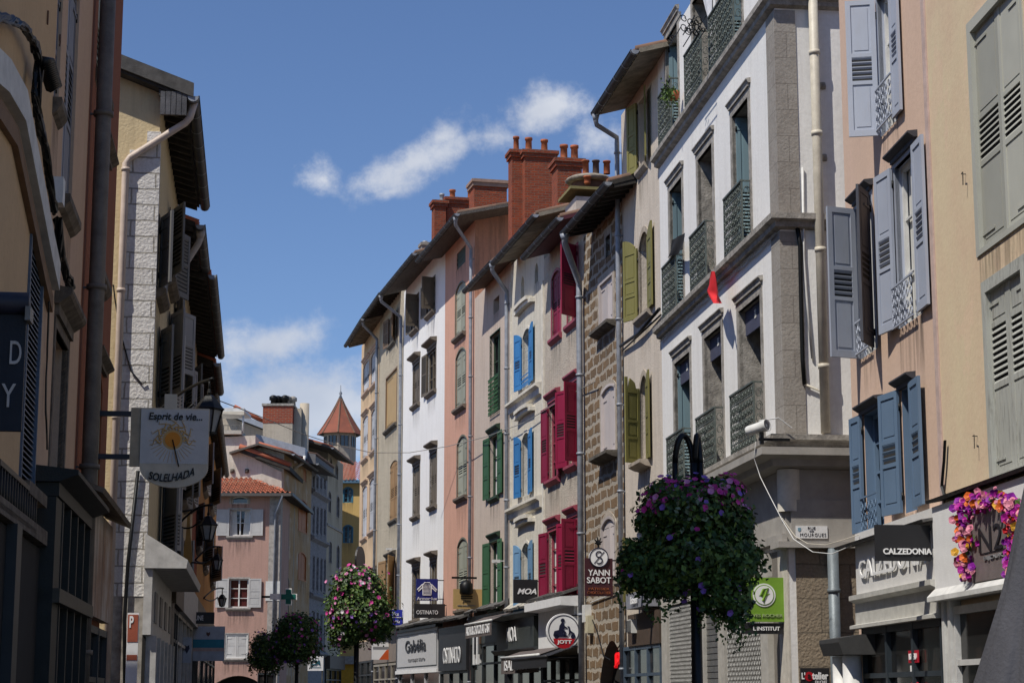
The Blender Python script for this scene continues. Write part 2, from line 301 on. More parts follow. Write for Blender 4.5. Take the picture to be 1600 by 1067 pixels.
# ------------------------------------------------------------------ houses
class House:
    def __init__(s, name, label, cat, Pa, Pb, D=8.0, group=None):
        s.Pa = Vector((Pa[0], Pa[1], 0)); s.Pb = Vector((Pb[0], Pb[1], 0)); s.D = D
        e = s.Pb - s.Pa; s.L = e.length; s.e = e / s.L; s.n = Vector((s.e.y, -s.e.x, 0))
        s.rz = math.atan2(s.e.y, s.e.x)
        s.o = empty(name, s.Pa, s.rz, label, cat, group); s.holes = []; s.stains = []
    def l2w(s, x, y, z): return s.Pa + s.e * x - s.n * y + Vector((0, 0, z))
    def proj(s, x, y, z): return project(s.l2w(x, y, z))
    def px(s, u, v, y0=0.0):
        r = ray(u, v); o = Vector((0, 0, CAMZ)) - s.l2w(0, y0, 0)
        t = -o.dot(s.n) / r.dot(s.n); p = o + r * t
        return (p.dot(s.e), p.z)
    def pxn(s, u, v, x0):
        r = ray(u, v); o = Vector((0, 0, CAMZ)) - s.l2w(x0, 0, 0)
        t = -o.dot(s.e) / r.dot(s.e); p = o + r * t
        return (-p.dot(s.n), p.z)
    # wall -----------------------------------------------------------
    def wall(s, mat, ztop, ridge=None, side=None, z0=0.0, ridgey=None, back=True, zfun=None):
        m = MB(); L, D = s.L, s.D; side = side or mat
        xs = sorted(set([0, L] + [a for h in s.holes for a in (max(0, h[0]), min(L, h[1]))]))
        zs = sorted(set([z0, ztop] + [a for h in s.holes for a in (h[2], h[3])]))
        for i in range(len(xs) - 1):
            for j in range(len(zs) - 1):
                cx, cz = (xs[i] + xs[i + 1]) / 2, (zs[j] + zs[j + 1]) / 2
                if any(h[0] < cx < h[1] and h[2] < cz < h[3] for h in s.holes) or cz > ztop: continue
                m.quad((xs[i], 0, zs[j]), (xs[i + 1], 0, zs[j]), (xs[i + 1], 0, zs[j + 1]), (xs[i], 0, zs[j + 1]), mat)
        for (x0, x1, a, b, d, rise, rm) in s.holes:
            rm = rm or mat; x0 = max(0.001, x0); x1 = min(L - .001, x1); sp = b - rise
            m.quad((x0, 0, a), (x0, d, a), (x0, d, sp), (x0, 0, sp), rm); m.quad((x1, 0, a), (x1, d, a), (x1, d, sp), (x1, 0, sp), rm)
            m.quad((x0, 0, a), (x1, 0, a), (x1, d, a), (x0, d, a), rm)
            if rise:
                P = arc_top(x0, x1, sp, rise)
                for i in range(len(P) - 1):
                    p, q = P[i], P[i + 1]
                    m.quad((p[0], 0, p[1]), (q[0], 0, q[1]), (q[0], 0, b + 1e-4), (p[0], 0, b + 1e-4), mat)
                    m.quad((p[0], 0, p[1]), (q[0], 0, q[1]), (q[0], d, q[1]), (p[0], d, p[1]), rm)
            else: m.quad((x0, 0, b), (x1, 0, b), (x1, d, b), (x0, d, b), rm)
        rd = ridge or ztop; ry = ridgey if ridgey is not None else D / 2
        for x in (0, L):
            m.add([(x, 0, z0), (x, D, z0), (x, D, ztop), (x, ry, rd), (x, 0, ztop)], [(0, 1, 2, 3, 4)], side)
        m.quad((0, D, z0), (L, D, z0), (L, D, ztop), (0, D, ztop), side)
        m.quad((0, 0, ztop), (L, 0, ztop), (L, ry, rd), (0, ry, rd), side)
        base = len(m.v); fade = [0.0] * base
        for (x0, x1, z) in s.stains:
            hh = random.uniform(.5, 1.1); x0 -= .05; x1 += .05
            m.add([(x0, -.0035, z), (x1, -.0035, z), (x1, -.0035, z - hh), (x0, -.0035, z - hh)], [(0, 1, 2, 3)], GRIME); fade += [1, 1, 0, 0]
        s.wl = m.build('wall', s.o)
        at_ = s.wl.data.attributes.new('fade', 'FLOAT', 'POINT'); at_.data.foreach_set('value', fade)
        return s.wl
    # roof with eave, gutter ------------------------------------------
    def roof(s, gl, gr, oh=.5, slope=.35, th=.1, tile=None, soffit=None, rafters=0, gut=True, side=.0, rafm=None, boxed=False, gmat=None, ext=(0, 0), wall_mat=None, wside=None, real=False, clampx=False):
        """gl / gr: picture points of the gutter's two ends"""
        yy = -oh
        xa, za = s.px(gl[0], gl[1], yy); xb, zb = s.px(gr[0], gr[1], yy)
        za2 = za; zg = (za + zb) / 2
        xa += ext[0]; xb += ext[1]
        if clampx: xa = -.25; xb = s.L + .05; zg = (s.pxn(gl[0], gl[1], xa)[1] + s.pxn(gr[0], gr[1], xb)[1]) / 2
        s.zg = zg; tile = tile or TILEO; soffit = soffit or PLANK
        m = MB(); ry = s.D / 2; D = s.D
        def zt(y): return zg + (y - yy) * slope if y <= ry else zg + (2 * ry - y - yy) * slope
        s.zt = zt
        for a, b in ((yy, ry), (ry, D + .3)):
            va = [(xa, a, zt(a)), (xb, a, zt(a)), (xb, b, zt(b)), (xa, b, zt(b))]
            m.add(va, [(0, 1, 2, 3)], soffit)
            m.add([(p[0], p[1], p[2] + th) for p in va], [(0, 1, 2, 3)], tile)
            m.add([va[0], va[3], (xa, b, zt(b) + th), (xa, a, zt(a) + th)], [(0, 1, 2, 3)], soffit)
            m.add([va[1], va[2], (xb, b, zt(b) + th), (xb, a, zt(a) + th)], [(0, 1, 2, 3)], soffit)
        m.quad((xa, yy, zg), (xb, yy, zg), (xb, yy, zg + th), (xa, yy, zg + th), soffit)
        # rows of barrel tiles, seen edge-on along the eave
        nt_ = int((xb - xa) / .2)
        for i in range(nt_):
            x = xa + (i + .5) * (xb - xa) / nt_
            y2 = min(ry, 1.2)
            m.tube([(x, yy - .05, zg + th + .0), (x, y2, zt(y2) + th)], .075, 6, tile)
        s.rf = m.build('roof', s.o)
        if boxed:
            b = MB(); b.box(xa + .02, xb - .02, yy + .03, 0.0, zg - .05, zg - .015, soffit); b.build('soffit', s.rf)
        if rafters:
            n = max(2, int((xb - xa) / rafters))
            for i in range(n + 1):
                b = MB()
                x = xa + .06 + i * (xb - xa - .12) / n
                b.prismx([(yy + .04, zg - .06), (0.02, zg + oh * slope - .1), (0.02, zg + oh * slope - .003), (yy + .04, zg + .012)], x - .045, x + .045, rafm or soffit); b.build('rafter', s.rf)
        if gut:
            g = MB(); gm = gmat or ZINCD; r = .085
            prof = [(math.cos(PI + PI * k / 8) * r, math.sin(PI + PI * k / 8) * r) for k in range(9)]
            yc = yy - r - .01; zc = zg + .04
            for x0, x1 in ((xa - .03, xb + .03),):
                vs = [(x, yc + p[0], zc + p[1]) for x in (x0, x1) for p in prof]
                g.add(vs, [(k, k + 1, 9 + k + 1, 9 + k) for k in range(8)], gm, True)
                for x in (x0, x1): g.add([(x, yc + p[0], zc + p[1]) for p in prof], [tuple(range(9))], ZINC)
                g.tube([(x0, yc - r, zc), (x1, yc - r, zc)], .013, 6, gm)
            n = int((xb - xa) / .9) + 1
            for i in range(n + 1):
                x = xa + i * (xb - xa) / n
                g.add([(xx, yc + p[0] * 1.12, zc + p[1] * 1.12) for xx in (x - .02, x + .02) for p in prof], [(k, k + 1, 9 + k + 1, 9 + k) for k in range(8)], ZINC, True)
            s.gy = yc; s.gz = zc - r
            g.build('gutter', s.o)
        s.rx = (xa, xb); s.slope = slope
        zw = zg + oh * slope
        if wall_mat:
            s.wall(wall_mat, zw - .004, ridge=zg + (ry + oh) * slope - .004, side=wside)
        return zw
    def pipe(s, xw, xg=None, r=.055, mat=None, ztop=None, drop=.75, y=-.11, zb=0.0, name='downpipe'):
        mat = mat or ZINC; m = MB()
        if xg is not None:
            pts = [(xg, s.gy, s.gz + .02), (xg, s.gy, s.gz - .12), (xg + (xw - xg) * .1, s.gy + .03, s.gz - .2), (xw, y, s.gz - drop + .08), (xw, y, s.gz - drop - .05), (xw, y, zb)]
            m.tube([pts[0], (xg, s.gy, s.gz - .12)], [r * 1.6, r], 10, mat)
        else: pts = [(xw, y, ztop), (xw, y, zb)]
        m.tube(pts, r, 10, mat)
        z = (s.gz - drop if xg is not None else ztop) - .3
        while z > zb + .3:
            m.tube([(xw, y, z), (xw, y, z + .05)], r * 1.28, 10, mat); m.box(xw - .012, xw + .012, y, 0.0, z + .01, z + .03, mat); z -= 1.9
        return m.build(name, s.o)
    # windows ----------------------------------------------------------
    def rect(s, xL, xR, yT, yB):
        ym = (yT + yB) / 2; xc = (xL + xR) / 2
        return s.px(xL, ym)[0], s.px(xR, ym)[0], s.px(xc, yB)[1], s.px(xc, yT)[1]
    def win(s, xL, xR, yT, yB, fm=None, pane=None, rise=0.0, d=.2, lintel=None, sill=None, sur=None, surm=None, rm=None, sh=None, mull=1, trans=2, closed=None, frame=True, curtain=False, name='window', rel=None, lp=None, hood=.06):
        x0, x1, z0, z1 = rel if rel else s.rect(xL, xR, yT, yB)
        x0 = max(.05, x0); x1 = min(s.L - .05, x1)
        fm = fm or WHITEP; pane = pane or GLASS
        s.holes.append((x0, x1, z0, z1, d + .06, rise, rm))
        m = MB(); w = x1 - x0; fw = min(.06, w * .1); sp = z1 - rise
        m.box(x0, x0 + fw, d - .05, d, z0, z1 - rise * .9, fm); m.box(x1 - fw, x1, d - .05, d, z0, z1 - rise * .9, fm)
        m.box(x0 + fw, x1 - fw, d - .05, d, z0, z0 + fw, fm)
        if rise:
            P = arc_top(x0, x1, sp, rise); m.prism(P + [(a, b - fw) for a, b in reversed(P)], d - .05, d, fm)
        else: m.box(x0 + fw, x1 - fw, d - .05, d, z1 - fw, z1, fm)
        if frame and not closed:
            for i in range(mull):
                x = x0 + w * (i + 1) / (mull + 1); m.box(x - .03, x + .03, d - .06, d - .002, z0 + fw, z1 - fw - rise * .1, fm)
            for i in range(trans):
                z = z0 + (z1 - z0) * (i + 1) / (trans + 1); m.box(x0 + fw, x1 - fw, d - .035, d - .004, z - .015, z + .015, fm)
        if sur:
            sm = surm or STONE; q = .015
            m.box(x0 - sur, x0, -q, .05, z0, sp, sm); m.box(x1, x1 + sur, -q, .05, z0, sp, sm)
            if rise:
                P = arc_top(x0, x1, sp, rise); P2 = arc_top(x0 - sur, x1 + sur, sp, rise + sur * .9)
                m.prism(P2 + list(reversed(P)), -q, .04, sm)
            else: m.box(x0 - sur, x1 + sur, -q, .05, z1, z1 + sur, sm)
        wo = m.build(name, s.o)
        p = MB(); p.quad((x0, d + .03, z0), (x1, d + .03, z0), (x1, d + .03, z1), (x0, d + .03, z1), pane); p.build('pane', wo)
        if curtain:
            p = MB(); p.quad((x0 + .06, d + .018, z0), (x0 + w * .36, d + .018, z0), (x0 + w * .3, d + .018, z1), (x0 + .06, d + .018, z1), CURT)
            p.quad((x1 - .06, d + .018, z0), (x1 - w * .36, d + .018, z0), (x1 - w * .3, d + .018, z1), (x1 - .06, d + .018, z1), CURT); p.build('curtain', wo)
        if lintel:
            lm = lp or STONED; q = sur or .08; zt = z1 + (sur or 0); hs = .5 if lintel <= .1 else 1
            b = MB(); b.box(x0 - q, x1 + q, -.045, .0, zt + .002, zt + .1 * hs, lm)
            b.prismx([(-.045, zt + .1 * hs), (-lintel, zt + .17 * hs), (-lintel - .02, zt + .2 * hs), (-lintel - .02, zt + .24 * hs), (0, zt + .27 * hs), (0, zt + .1 * hs)], x0 - q - hood, x1 + q + hood, lm); b.build('lintel', wo)
        if sill:
            lm = lp or STONED; q = (sur or 0) + .06
            b = MB(); b.prismx([(0, z0 - .16), (-sill * .5, z0 - .13), (-sill, z0 - .07), (-sill, z0 - .002), (d * .5, z0 - .001), (d * .5, z0 - .01), (0, z0 - .06)], x0 - q, x1 + q, lm); b.build('sill', wo)
        if closed:
            mat, sty = closed[:2]; n = closed[2] if len(closed) > 2 else 2
            for k in range(n):
                ww = w / n - .008
                if k == 0: s.leaf(wo, x0 + .004, ww, 1, z0 + .02, z1, 0, mat, sty, y=.03, rise=rise, half=(k, n))
                else: s.leaf(wo, x1 - .004, ww, -1, z0 + .02, z1, 0, mat, sty, y=.03, rise=rise, half=(k, n))
        if sh:
            for side, mat, sty, ctl in sh[:]:
                wl = (ctl.get('w') or w / 2) + .02
                hx = x0 - .015 if side > 0 else x1 + .015
                zz0, zz1 = z0 + .01, z1 + .01
                zc = (zz0 + zz1) / 2
                if 'px' in ctl:
                    best = min(range(60, 179, 2), key=lambda a: abs(s.proj(hx + side * math.cos(rad(a)) * wl, -.03 - math.sin(rad(a)) * wl, zc)[0] - ctl['px']))
                    ang = best + random.uniform(-2.5, 1.5)
                else: ang = ctl.get('a', 172)
                s.leaf(wo, hx, wl, side, zz0, zz1, ang, mat, sty, y=-.03, rise=rise, half=(0 if side > 0 else 1, 2))
        s.last = (x0, x1, z0, z1)
        if not rel: s.stains.append((x0, x1, z0 - (.17 if sill else .01)))
        return wo
    def leaf(s, wo, hx, w, side, z0, z1, ang, mat, sty, y=0.0, rise=0.0, half=(0, 2)):
        """one hinged leaf: stiles, rails, sunk panels and slanted louvres"""
        m = MB(); a = rad(ang); t = .035; st = min(.075, w * .17)
        ux, uy = side * math.cos(a), -math.sin(a)
        nx, ny = side * math.sin(a), math.cos(a)   # leaf normal
        m.X = Matrix(((ux, nx, 0, hx), (uy, ny, 0, y), (0, 0, 1, 0), (0, 0, 0, 1)))
        def top(q):       # height of the top at distance q from the hinge
            if not rise: return z1
            n = half[1]; fr = q / w * (1.0 / n)
            return z1 - rise + rise * math.sin(PI * min(max(fr, 0), 1)) ** .75
        tl = [(w * i / 6, top(w * i / 6)) for i in range(7)]
        m.box(0, st, 0, t, z0, top(0) if not rise else top(st * .5), mat); m.box(w - st, w, 0, t, z0, top(w - st), mat)
        zi = top(0) - (0 if rise else st)
        if rise: m.prism([(st, top(0) - st * .6), (w - st, top(0) - st * .6)] + [(q, z) for q, z in reversed(tl) if st <= q <= w - st], 0.0, t, mat); zi = top(0) - st * .6
        else: m.box(st, w - st, 0, t, z1 - st, z1, mat)
        m.box(st, w - st, 0, t, z0, z0 + st * 1.3, mat)
        zb = z0 + st * 1.3; H = zi - zb; z = zi
        for k, (ty, fr) in enumerate(sty):
            zn = z - H * fr
            last = k == len(sty) - 1
            rail = 0 if last else .05
            a0, a1 = zn + rail, z
            if ty == 'P':
                m.box(st, w - st, t * .3, t * .62, a0, a1, mat)
                if w > .3: m.box(st + .035, w - st - .035, t * .12, t * .8, a0 + .04, a1 - .04, mat)
            elif ty == 'B':
                m.box(st, w - st, t * .2, t * .8, a0, a1, mat)
            else:
                n = max(3, int((a1 - a0) / .062)); dz = (a1 - a0) / n
                for i in range(n):
                    zz = a0 + i * dz
                    m.add([(st, 0.0, zz), (w - st, 0.0, zz), (w - st, t * .9, zz + dz * .85), (st, t * .9, zz + dz * .85),
                           (st, 0.0, zz + .01), (w - st, 0.0, zz + .01), (w - st, t * .9, zz + dz * .85 + .01), (st, t * .9, zz + dz * .85 + .01)],
                          [(0, 1, 2, 3), (4, 5, 6, 7), (0, 1, 5, 4), (3, 2, 6, 7)], mat)
                m.box(st, w - st, t * .42, t * .5, a0, a1, SHUTBACK)
            if rail: m.box(st, w - st, 0, t, zn, zn + rail, mat)
            z = zn
        for zz in (z0 + .18, z1 - rise - .22):
            m.box(0.0, w * .55, -.008, -.001, zz, zz + .03, mat); m.tube([(0, .0, zz - .03), (0, 0, zz + .06)], .016, 6, IRON)
        return m.build('shutter', wo)
SHUTBACK = plain('shadowed_slat_gap', (.03, .03, .03), .9, 0, .1, 4, 0)
# ================================================================== right-hand row
def hray(u, v=700): r = ray(u, v); return Vector((r.x, r.y, 0))
def along(P, vp, u, v=700):
    """walk from P along the facade direction of vanishing column vp until picture column u"""
    d = hray(vp, HOR); d.normalize(); r = hray(u, v)
    # P + d t = r k
    det = d.x * (-r.y) - d.y * (-r.x)
    t = (-P.x * (-r.y) + P.y * (-r.x)) / det
    return P + d * t
Pc = hray(1228); Pc = Pc / Pc.y * 28.6                      # corner of the white house
Pwl = along(Pc, 440, 1036)
Pol = along(Pwl, 350, 976); Pst = along(Pol, 250, 914); Pmg = along(Pst, 200, 851); Pbl = along(Pmg, 180, 798)
Pbg = along(Pbl, 140, 741); Ppk = along(Pbg, 80, 694); Pwh = along(Ppk, 80, 629); Pgr = along(Pwh, 150, 591); Pfp = along(Pgr, 200, 563)
Q = (Pwl - Pc); Q.normalize()
Ppe0 = Pc - Q * 3.35; Ppe0 = along(Ppe0, 440, 1333)
Ppe1 = along(Ppe0, 600, 1474); Pyl = Ppe1 + (Ppe1 - Ppe0).normalized() * 5.5
HC = 'narrow town houses in the right-hand row'
L3 = [('P', .42), ('L', .22), ('P', .36)]; LV = [('L', .5), ('L', .5)]; P2 = [('P', .5), ('P', .5)]; P3 = [('P', .45), ('P', .25), ('P', .3)]
BB = [('B', 1.0)]
# ---- far peach house, white shutters
H = House('town_house', 'pale peach plaster house with white shutters, farthest in the right-hand row', 'house', Pfp, Pgr, 8, HC)
FP = H; WSH = paintwood('white_shutter_paint', (.62, .63, .66), .15)
fpm = stucco('peach_render', (.68, .5, .32), (.6, .42, .27), damt=.25)
for (a, b, c, d) in ((568, 577, 566, 612), (580, 588, 551, 601), (567, 575, 651, 716), (580, 588, 640, 704), (566, 573.5, 760, 840), (577, 586, 748, 829)):
    H.win(a, b, c, d, rise=.12, d=.09, fm=WSH, lintel=.1, sill=.1, lp=plain('pale_peach_trim', (.55, .4, .3)), sur=.09, surm=plain('pale_peach_trim', (.55, .4, .3)), closed=(WSH, L3))
H.win(579, 588, 885, 945, sill=.1)
H.roof((543.5, 543), (570, 498), .75, .33, rafters=.45, rafm=PLANKW, soffit=PLANK, wall_mat=fpm)
# ---- greyish plaster house
H = House('town_house', 'rough greige plaster house with tan shutters, left of the bright white house', 'house', Pgr, Pwh, 8, HC); GR = H
grm = stucco('greige_rough_render', (.5, .44, .34), (.4, .35, .27), damt=.3, rough_b=1.0, bscale=9)
TAN = paintwood('tan_shutter_paint', (.42, .25, .11), .2); TAND = paintwood('brown_shutter_paint', (.2, .13, .08), .25, (.16, .12, .09)); TANL = paintwood('pale_tan_paint', (.5, .34, .16), .1)
H.win(609, 618, 493, 536, fm=TAND, sh=[(1, TAND, LV, {'px': 600}), (-1, TAND, P2, {'a': 165})], sill=.1)
H.win(603, 620.5, 582, 667, fm=TAND, closed=(TANL, BB, 1), d=.03, sill=.12)
H.win(609, 620.5, 720, 812, rise=.15, closed=(TAN, L3), fm=TAND, sill=.08, d=.1)
H.win(604, 617, 873, 952, fm=TAND, sh=[(1, TAN, P2, {'px': 594}), (-1, TAN, P2, {'a': 160})], lintel=.12)
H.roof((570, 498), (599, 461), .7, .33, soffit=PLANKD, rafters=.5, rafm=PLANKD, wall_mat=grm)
H.pipe(.02, H.rx[0] + .15, .06)
# ---- bright white house
H = House('town_house', 'narrow bright white house with grey-brown shutters and dark window cornices', 'house', Pwh, Ppk, 9, HC); WH = H
whm = stucco('bright_white_render', (.83, .83, .82), (.78, .78, .78), dirt=(.45, .43, .4), damt=.18, patch=.3, rough_b=.25)
GB = paintwood('grey_brown_shutter_paint', (.15, .12, .085), .35, (.22, .19, .15)); TRB = plain('grey_brown_window_trim', (.17, .14, .11), .8, 0, .2)
kw = dict(fm=GB, sill=.13, sur=.1, surm=TRB, lp=TRB, d=.09)
H.win(645, 654, 466, 515, sh=[(1, GB, LV, {'px': 634.5}), (-1, GB, P2, {'a': 100, 'w': .45})], **kw)
H.win(669, 679.5, 440, 489, sh=[(1, GB, LV, {'px': 659.5}), (-1, GB, P2, {'a': 105, 'w': .45})], **kw)
H.win(646, 655.5, 570, 632, lintel=.22, closed=(GB, L3), **kw)
H.win(669, 681, 548, 612, lintel=.22, sh=[(1, GB, LV, {'px': 664})], **kw)
H.win(646, 655.5, 730, 806, lintel=.22, closed=(GB, L3), **kw)
H.win(672.5, 682, 708, 790, lintel=.22, closed=(GB, L3), **kw)
H.win(645, 655.5, 888, 968, lintel=.22, mull=1, trans=1, **kw)
H.win(673, 682, 878, 958, curtain=True, lintel=.22, mull=1, trans=1, **kw)
H.roof((598, 463), (650, 399), .9, .3, soffit=PLANK, wall_mat=whm, ext=(0, .2))
H.pipe(.0, H.rx[0] + .15, .06)
# ---- pink house
H = House('town_house', 'salmon pink house with arched sage green closed shutters', 'house', Ppk, Pbg, 6, HC); PK = H
pkm = stucco('salmon_render', (.62, .36, .27), (.54, .3, .22), damt=.22, rough_b=.35); pks = stucco('stained_orange_render', (.5, .25, .16), (.38, .2, .14), damt=.6)
SAGE = paintwood('sage_shutter_paint', (.36, .37, .29), .35, (.42, .42, .36)); SAGED = paintwood('dark_sage_frame', (.2, .2, .15), .3)
H.win(713.5, 727.5, 390, 416, fm=SAGED, d=.1, closed=(paintwood('dark_green_hatch', (.05, .07, .05), .2), BB, 1))
for (a, b, c, d) in ((712, 727, 443, 524), (712.5, 727.5, 546, 636), (714.5, 729.5, 682, 776), (715, 730, 842, 952)):
    H.win(a, b, c, d, rise=.2, d=.1, closed=(SAGE, L3), sur=.07, surm=SAGED, sill=.13, lp=TRB, fm=SAGED)
H.roof((657, 405), (716, 344), .75, .24, soffit=PLANK, wall_mat=pkm, wside=pks, ext=(0, .3))
H.pipe(H.L - .1, H.rx[1] - .25, .055)
# ---- beige house, green shutters
H = House('town_house', 'dusty beige house with dark green shutters and tiled eave', 'house', Pbg, Pbl, 8, HC); BG = H
bgm = stucco('dusty_beige_render', (.56, .47, .4), (.5, .41, .34), damt=.25, rough_b=.4)
GRN = paintwood('dark_green_shutter_paint', (.045, .13, .06), .15, (.1, .2, .12)); GRD = paintwood('deep_green_frame', (.03, .06, .035), .15)
H.win(771, 780, 465, 488, d=.25, frame=False, fm=GRD)
H.win(766, 781.5, 520, 645, fm=GRD, d=.16, sur=.03, surm=GRD, closed=None); BGW = H.last; BGO = H.o.children[-1]
H.win(766.5, 780, 680, 776, fm=GRD, curtain=True, d=.13, sh=[(1, GRN, P3, {'px': 756}), (-1, GRN, P3, {'px': 788.5})], sill=.1, lintel=.12, lp=GRD)
H.win(767, 780, 846, 952, fm=GRD, curtain=True, d=.13, sh=[(1, GRN, P3, {'px': 756}), (-1, GRN, P3, {'px': 788})], sill=.1, lintel=.12, lp=GRD)
H.roof((731, 459), (774, 409), .55, .3, soffit=TILEO, wall_mat=bgm, ext=(0, .1), gmat=ZINCD)
H.pipe(H.L - .05, H.rx[1] - .1, .06)
# ---- cream house, blue shutters
H = House('town_house', 'slim cream house with bright blue shutters and two oval attic slits', 'house', Pbl, Pmg, 8, HC); BL = H
blm = stucco('cream_render', (.66, .62, .53), (.58, .54, .45), damt=.25, rough_b=.5)
BLU = paintwood('bright_blue_shutter_paint', (.05, .24, .56), .2, (.14, .36, .62)); BLL = paintwood('faded_blue_shutter_paint', (.17, .33, .52), .25)
CRM = plain('cream_moulding', (.7, .66, .57), .85, 0, .15, 5, .3, 20)
for (a, b, c, d) in ((814, 819, 432, 468), (835.5, 841, 411, 442)):
    H.win(a, b, c, d, rise=.22, d=.2, frame=False, fm=CRM)
for i, (a, b, c, d) in enumerate(((817, 829.5, 514, 604), (816, 828, 676, 774), (816, 828, 848, 955))):
    col = BLU if i < 2 else BLL
    H.win(a, b, c, d, rise=.18, d=.2, sur=.1, surm=CRM, fm=col, mull=1, trans=3, sh=[(1, col, L3, {'px': (805, 804.5, 804.5)[i]}), (-1, col, L3, {'px': (843, 840, 840.5)[i]})])
mb = MB()
for (u, v) in ((822, 484), (822, 650), (822, 820)):
    x, z = H.px(u, v); pr = []; xa_ = H.px(810, v)[0]; xb_ = H.px(836, v)[0]
    for k in range(9):
        t = k / 8; pr.append((xa_ + (xb_ - xa_) * t, z + .05 * math.sin(PI * t)))
    mb.prism([(a, b + .1) for a, b in pr] + [(a, b) for a, b in reversed(pr)], -.14, 0.0, CRM)
    mb.prism([(a, b + .2) for a, b in pr[1:-1]] + [(a, b + .1) for a, b in reversed(pr[1:-1])], -.2, 0.0, CRM)
for (u, v) in ((822, 622), (822, 792)):
    x, z = H.px(u, v); mb.prismx([(0, z - .22), (-.08, z - .18), (-.1, z - .03), (-.2, z + .03), (-.2, z + .1), (0, z + .14)], .1, H.L - .25, CRM)
mb.box(H.L - .2, H.L - .02, -.035, 0, 3.6, H.px(848, 440)[1], CRM); mb.box(.02, .14, -.035, 0, 3.6, H.px(800, 440)[1], CRM)
mb.build('moulding', H.o)
H.roof((776, 407), (841, 346), .6, .3, soffit=PLANKW, wall_mat=blm, ext=(0, .1), gmat=ZINCD)
# ---- house with magenta shutters
H = House('town_house', 'pebbledash house with raspberry red shutters and frames', 'house', Pmg, Pst, 8, HC); MG = H
mgm = stucco('pebbledash_render', (.56, .5, .42), (.5, .43, .35), damt=.25, rough_b=1.2, bscale=30)
RAS = paintwood('raspberry_shutter_paint', (.27, .012, .05), .12, (.36, .06, .1)); RAF = plain('raspberry_frame', (.33, .06, .09), .6, 0, .15)
kw = dict(fm=RAF, sur=.09, surm=RAF, lp=RAF)
H.win(862.5, 876, 424, 526, rise=.12, closed=(RAS, L3), d=.08, sill=.1, **kw)
H.win(887, 903, 392, 504, d=.15, sill=.1, sh=[(-1, RAS, L3, {'px': 877, 'w': .6})], **kw)
H.win(858.5, 874, 632, 748, sill=.13, lintel=.12, d=.12, trans=3, sh=[(1, RAS, L3, {'px': 852}), (-1, RAS, L3, {'a': 170})], **kw)
H.win(889, 904, 604, 726, sill=.13, lintel=.12, d=.12, trans=3, sh=[(1, RAS, L3, {'px': 869}), (-1, RAS, L3, {'a': 120, 'w': .4})], **kw)
H.win(858, 874, 829, 940, curtain=True, lintel=.13, d=.12, trans=3, sh=[(1, RAS, L3, {'px': 844.5})], **kw)
H.win(889, 903, 814, 930, lintel=.13, d=.12, trans=3, sh=[(1, RAS, L3, {'px': 872}), (-1, RAS, L3, {'a': 110, 'w': .4})], **kw)
H.roof((824, 408), (879, 341), .6, .3, soffit=plain('raspberry_soffit', (.09, .02, .03), .7), wall_mat=mgm, ext=(0, .1), gmat=ZINCD)
# ---- stone house
H = House('town_house', 'rubble stone house with brown blocks, pale mortar and pinkish white closed shutters', 'house', Pst, Pol, 8, HC); ST = H
stm = bricks('brown_rubble_stone', (.26, .17, .095), (.17, .115, .07), (.47, .42, .35), .66, .27, .05, .9, .22, .28, .25, (.42, .37, .3))
PW = paintwood('pinkish_white_shutter_paint', (.58, .52, .5), .1)
H.win(947, 954, 368, 400, fm=BLU, sur=.15, d=.15)
H.win(937, 958.5, 434, 510, closed=(PW, BB), d=.03, sur=.16, surm=plain('pale_dressed_stone', (.45, .39, .32), .9, 0, .2), sill=.22, fm=PW)
H.win(940, 962, 600, 710, rise=.12, closed=(PW, BB), d=.03, sur=.12, surm=MC['pale_dressed_stone'], sill=.28, fm=PW)
H.win(940, 962, 806, 905, rise=.2, closed=(PW, BB), d=.03, sur=.12, surm=MC['pale_dressed_stone'], fm=PW)
# arched doorway in the street front
ax0, az = H.px(937, 1010); ax1, _ = H.px(976, 1010); atop = H.px(956, 1000)[1]
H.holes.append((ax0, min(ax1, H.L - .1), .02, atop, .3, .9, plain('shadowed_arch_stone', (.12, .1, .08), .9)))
m = MB(); m.quad((ax0 - .1, .28, 0), (ax1 + .1, .28, 0), (ax1 + .1, .28, atop + .1), (ax0 - .1, .28, atop + .1), DARKIN)  # flat near-black sheet paints the unlit interior behind the arch
m.box((ax0 + ax1) / 2 - .03, (ax0 + ax1) / 2 + .03, .2, .27, 0.01, atop - .7, IRON); m.box(ax0 + .02, ax1 - .02, .2, .27, atop - 1.0, atop - .94, IRON); m.build('dark_doorway', H.o)
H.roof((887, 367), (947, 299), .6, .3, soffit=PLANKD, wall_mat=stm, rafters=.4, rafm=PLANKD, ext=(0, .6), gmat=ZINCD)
H.pipe(.06, H.rx[0] + .12, .075, drop=1.0, y=-.13)
# ---- olive shutter house
H = House('town_house', 'pale beige house with olive green shutters and curved stone window heads', 'house', Pol, Pwl, 8, HC); OL = H
olm = stucco('pale_beige_render', (.62, .55, .47), (.55, .48, .4), damt=.22, rough_b=.35)
OLV = paintwood('olive_shutter_paint', (.24, .22, .07), .4, (.3, .28, .14)); OLS = plain('beige_stone_trim', (.42, .36, .29), .9, 0, .2)
kw = dict(fm=GRD, surm=OLS, lp=OLS)
H.win(998, 1011, 152, 262, d=.25, sill=.1, trans=3, sh=[(1, OLV, P3, {'px': 981}), (-1, OLV, P3, {'a': 168})], **kw)
H.win(999, 1015, 362, 492, d=.3, rise=.3, sur=.14, trans=3, sill=.12, sh=[(1, OLV, P3, {'px': 975}), (-1, OLV, P3, {'px': 1032})], **kw)
H.win(1001, 1013, 586, 722, d=.3, rise=.3, sur=.14, trans=3, sill=.24, sh=[(1, OLV, P3, {'px': 976}), (-1, OLV, P3, {'a': 176})], **kw)
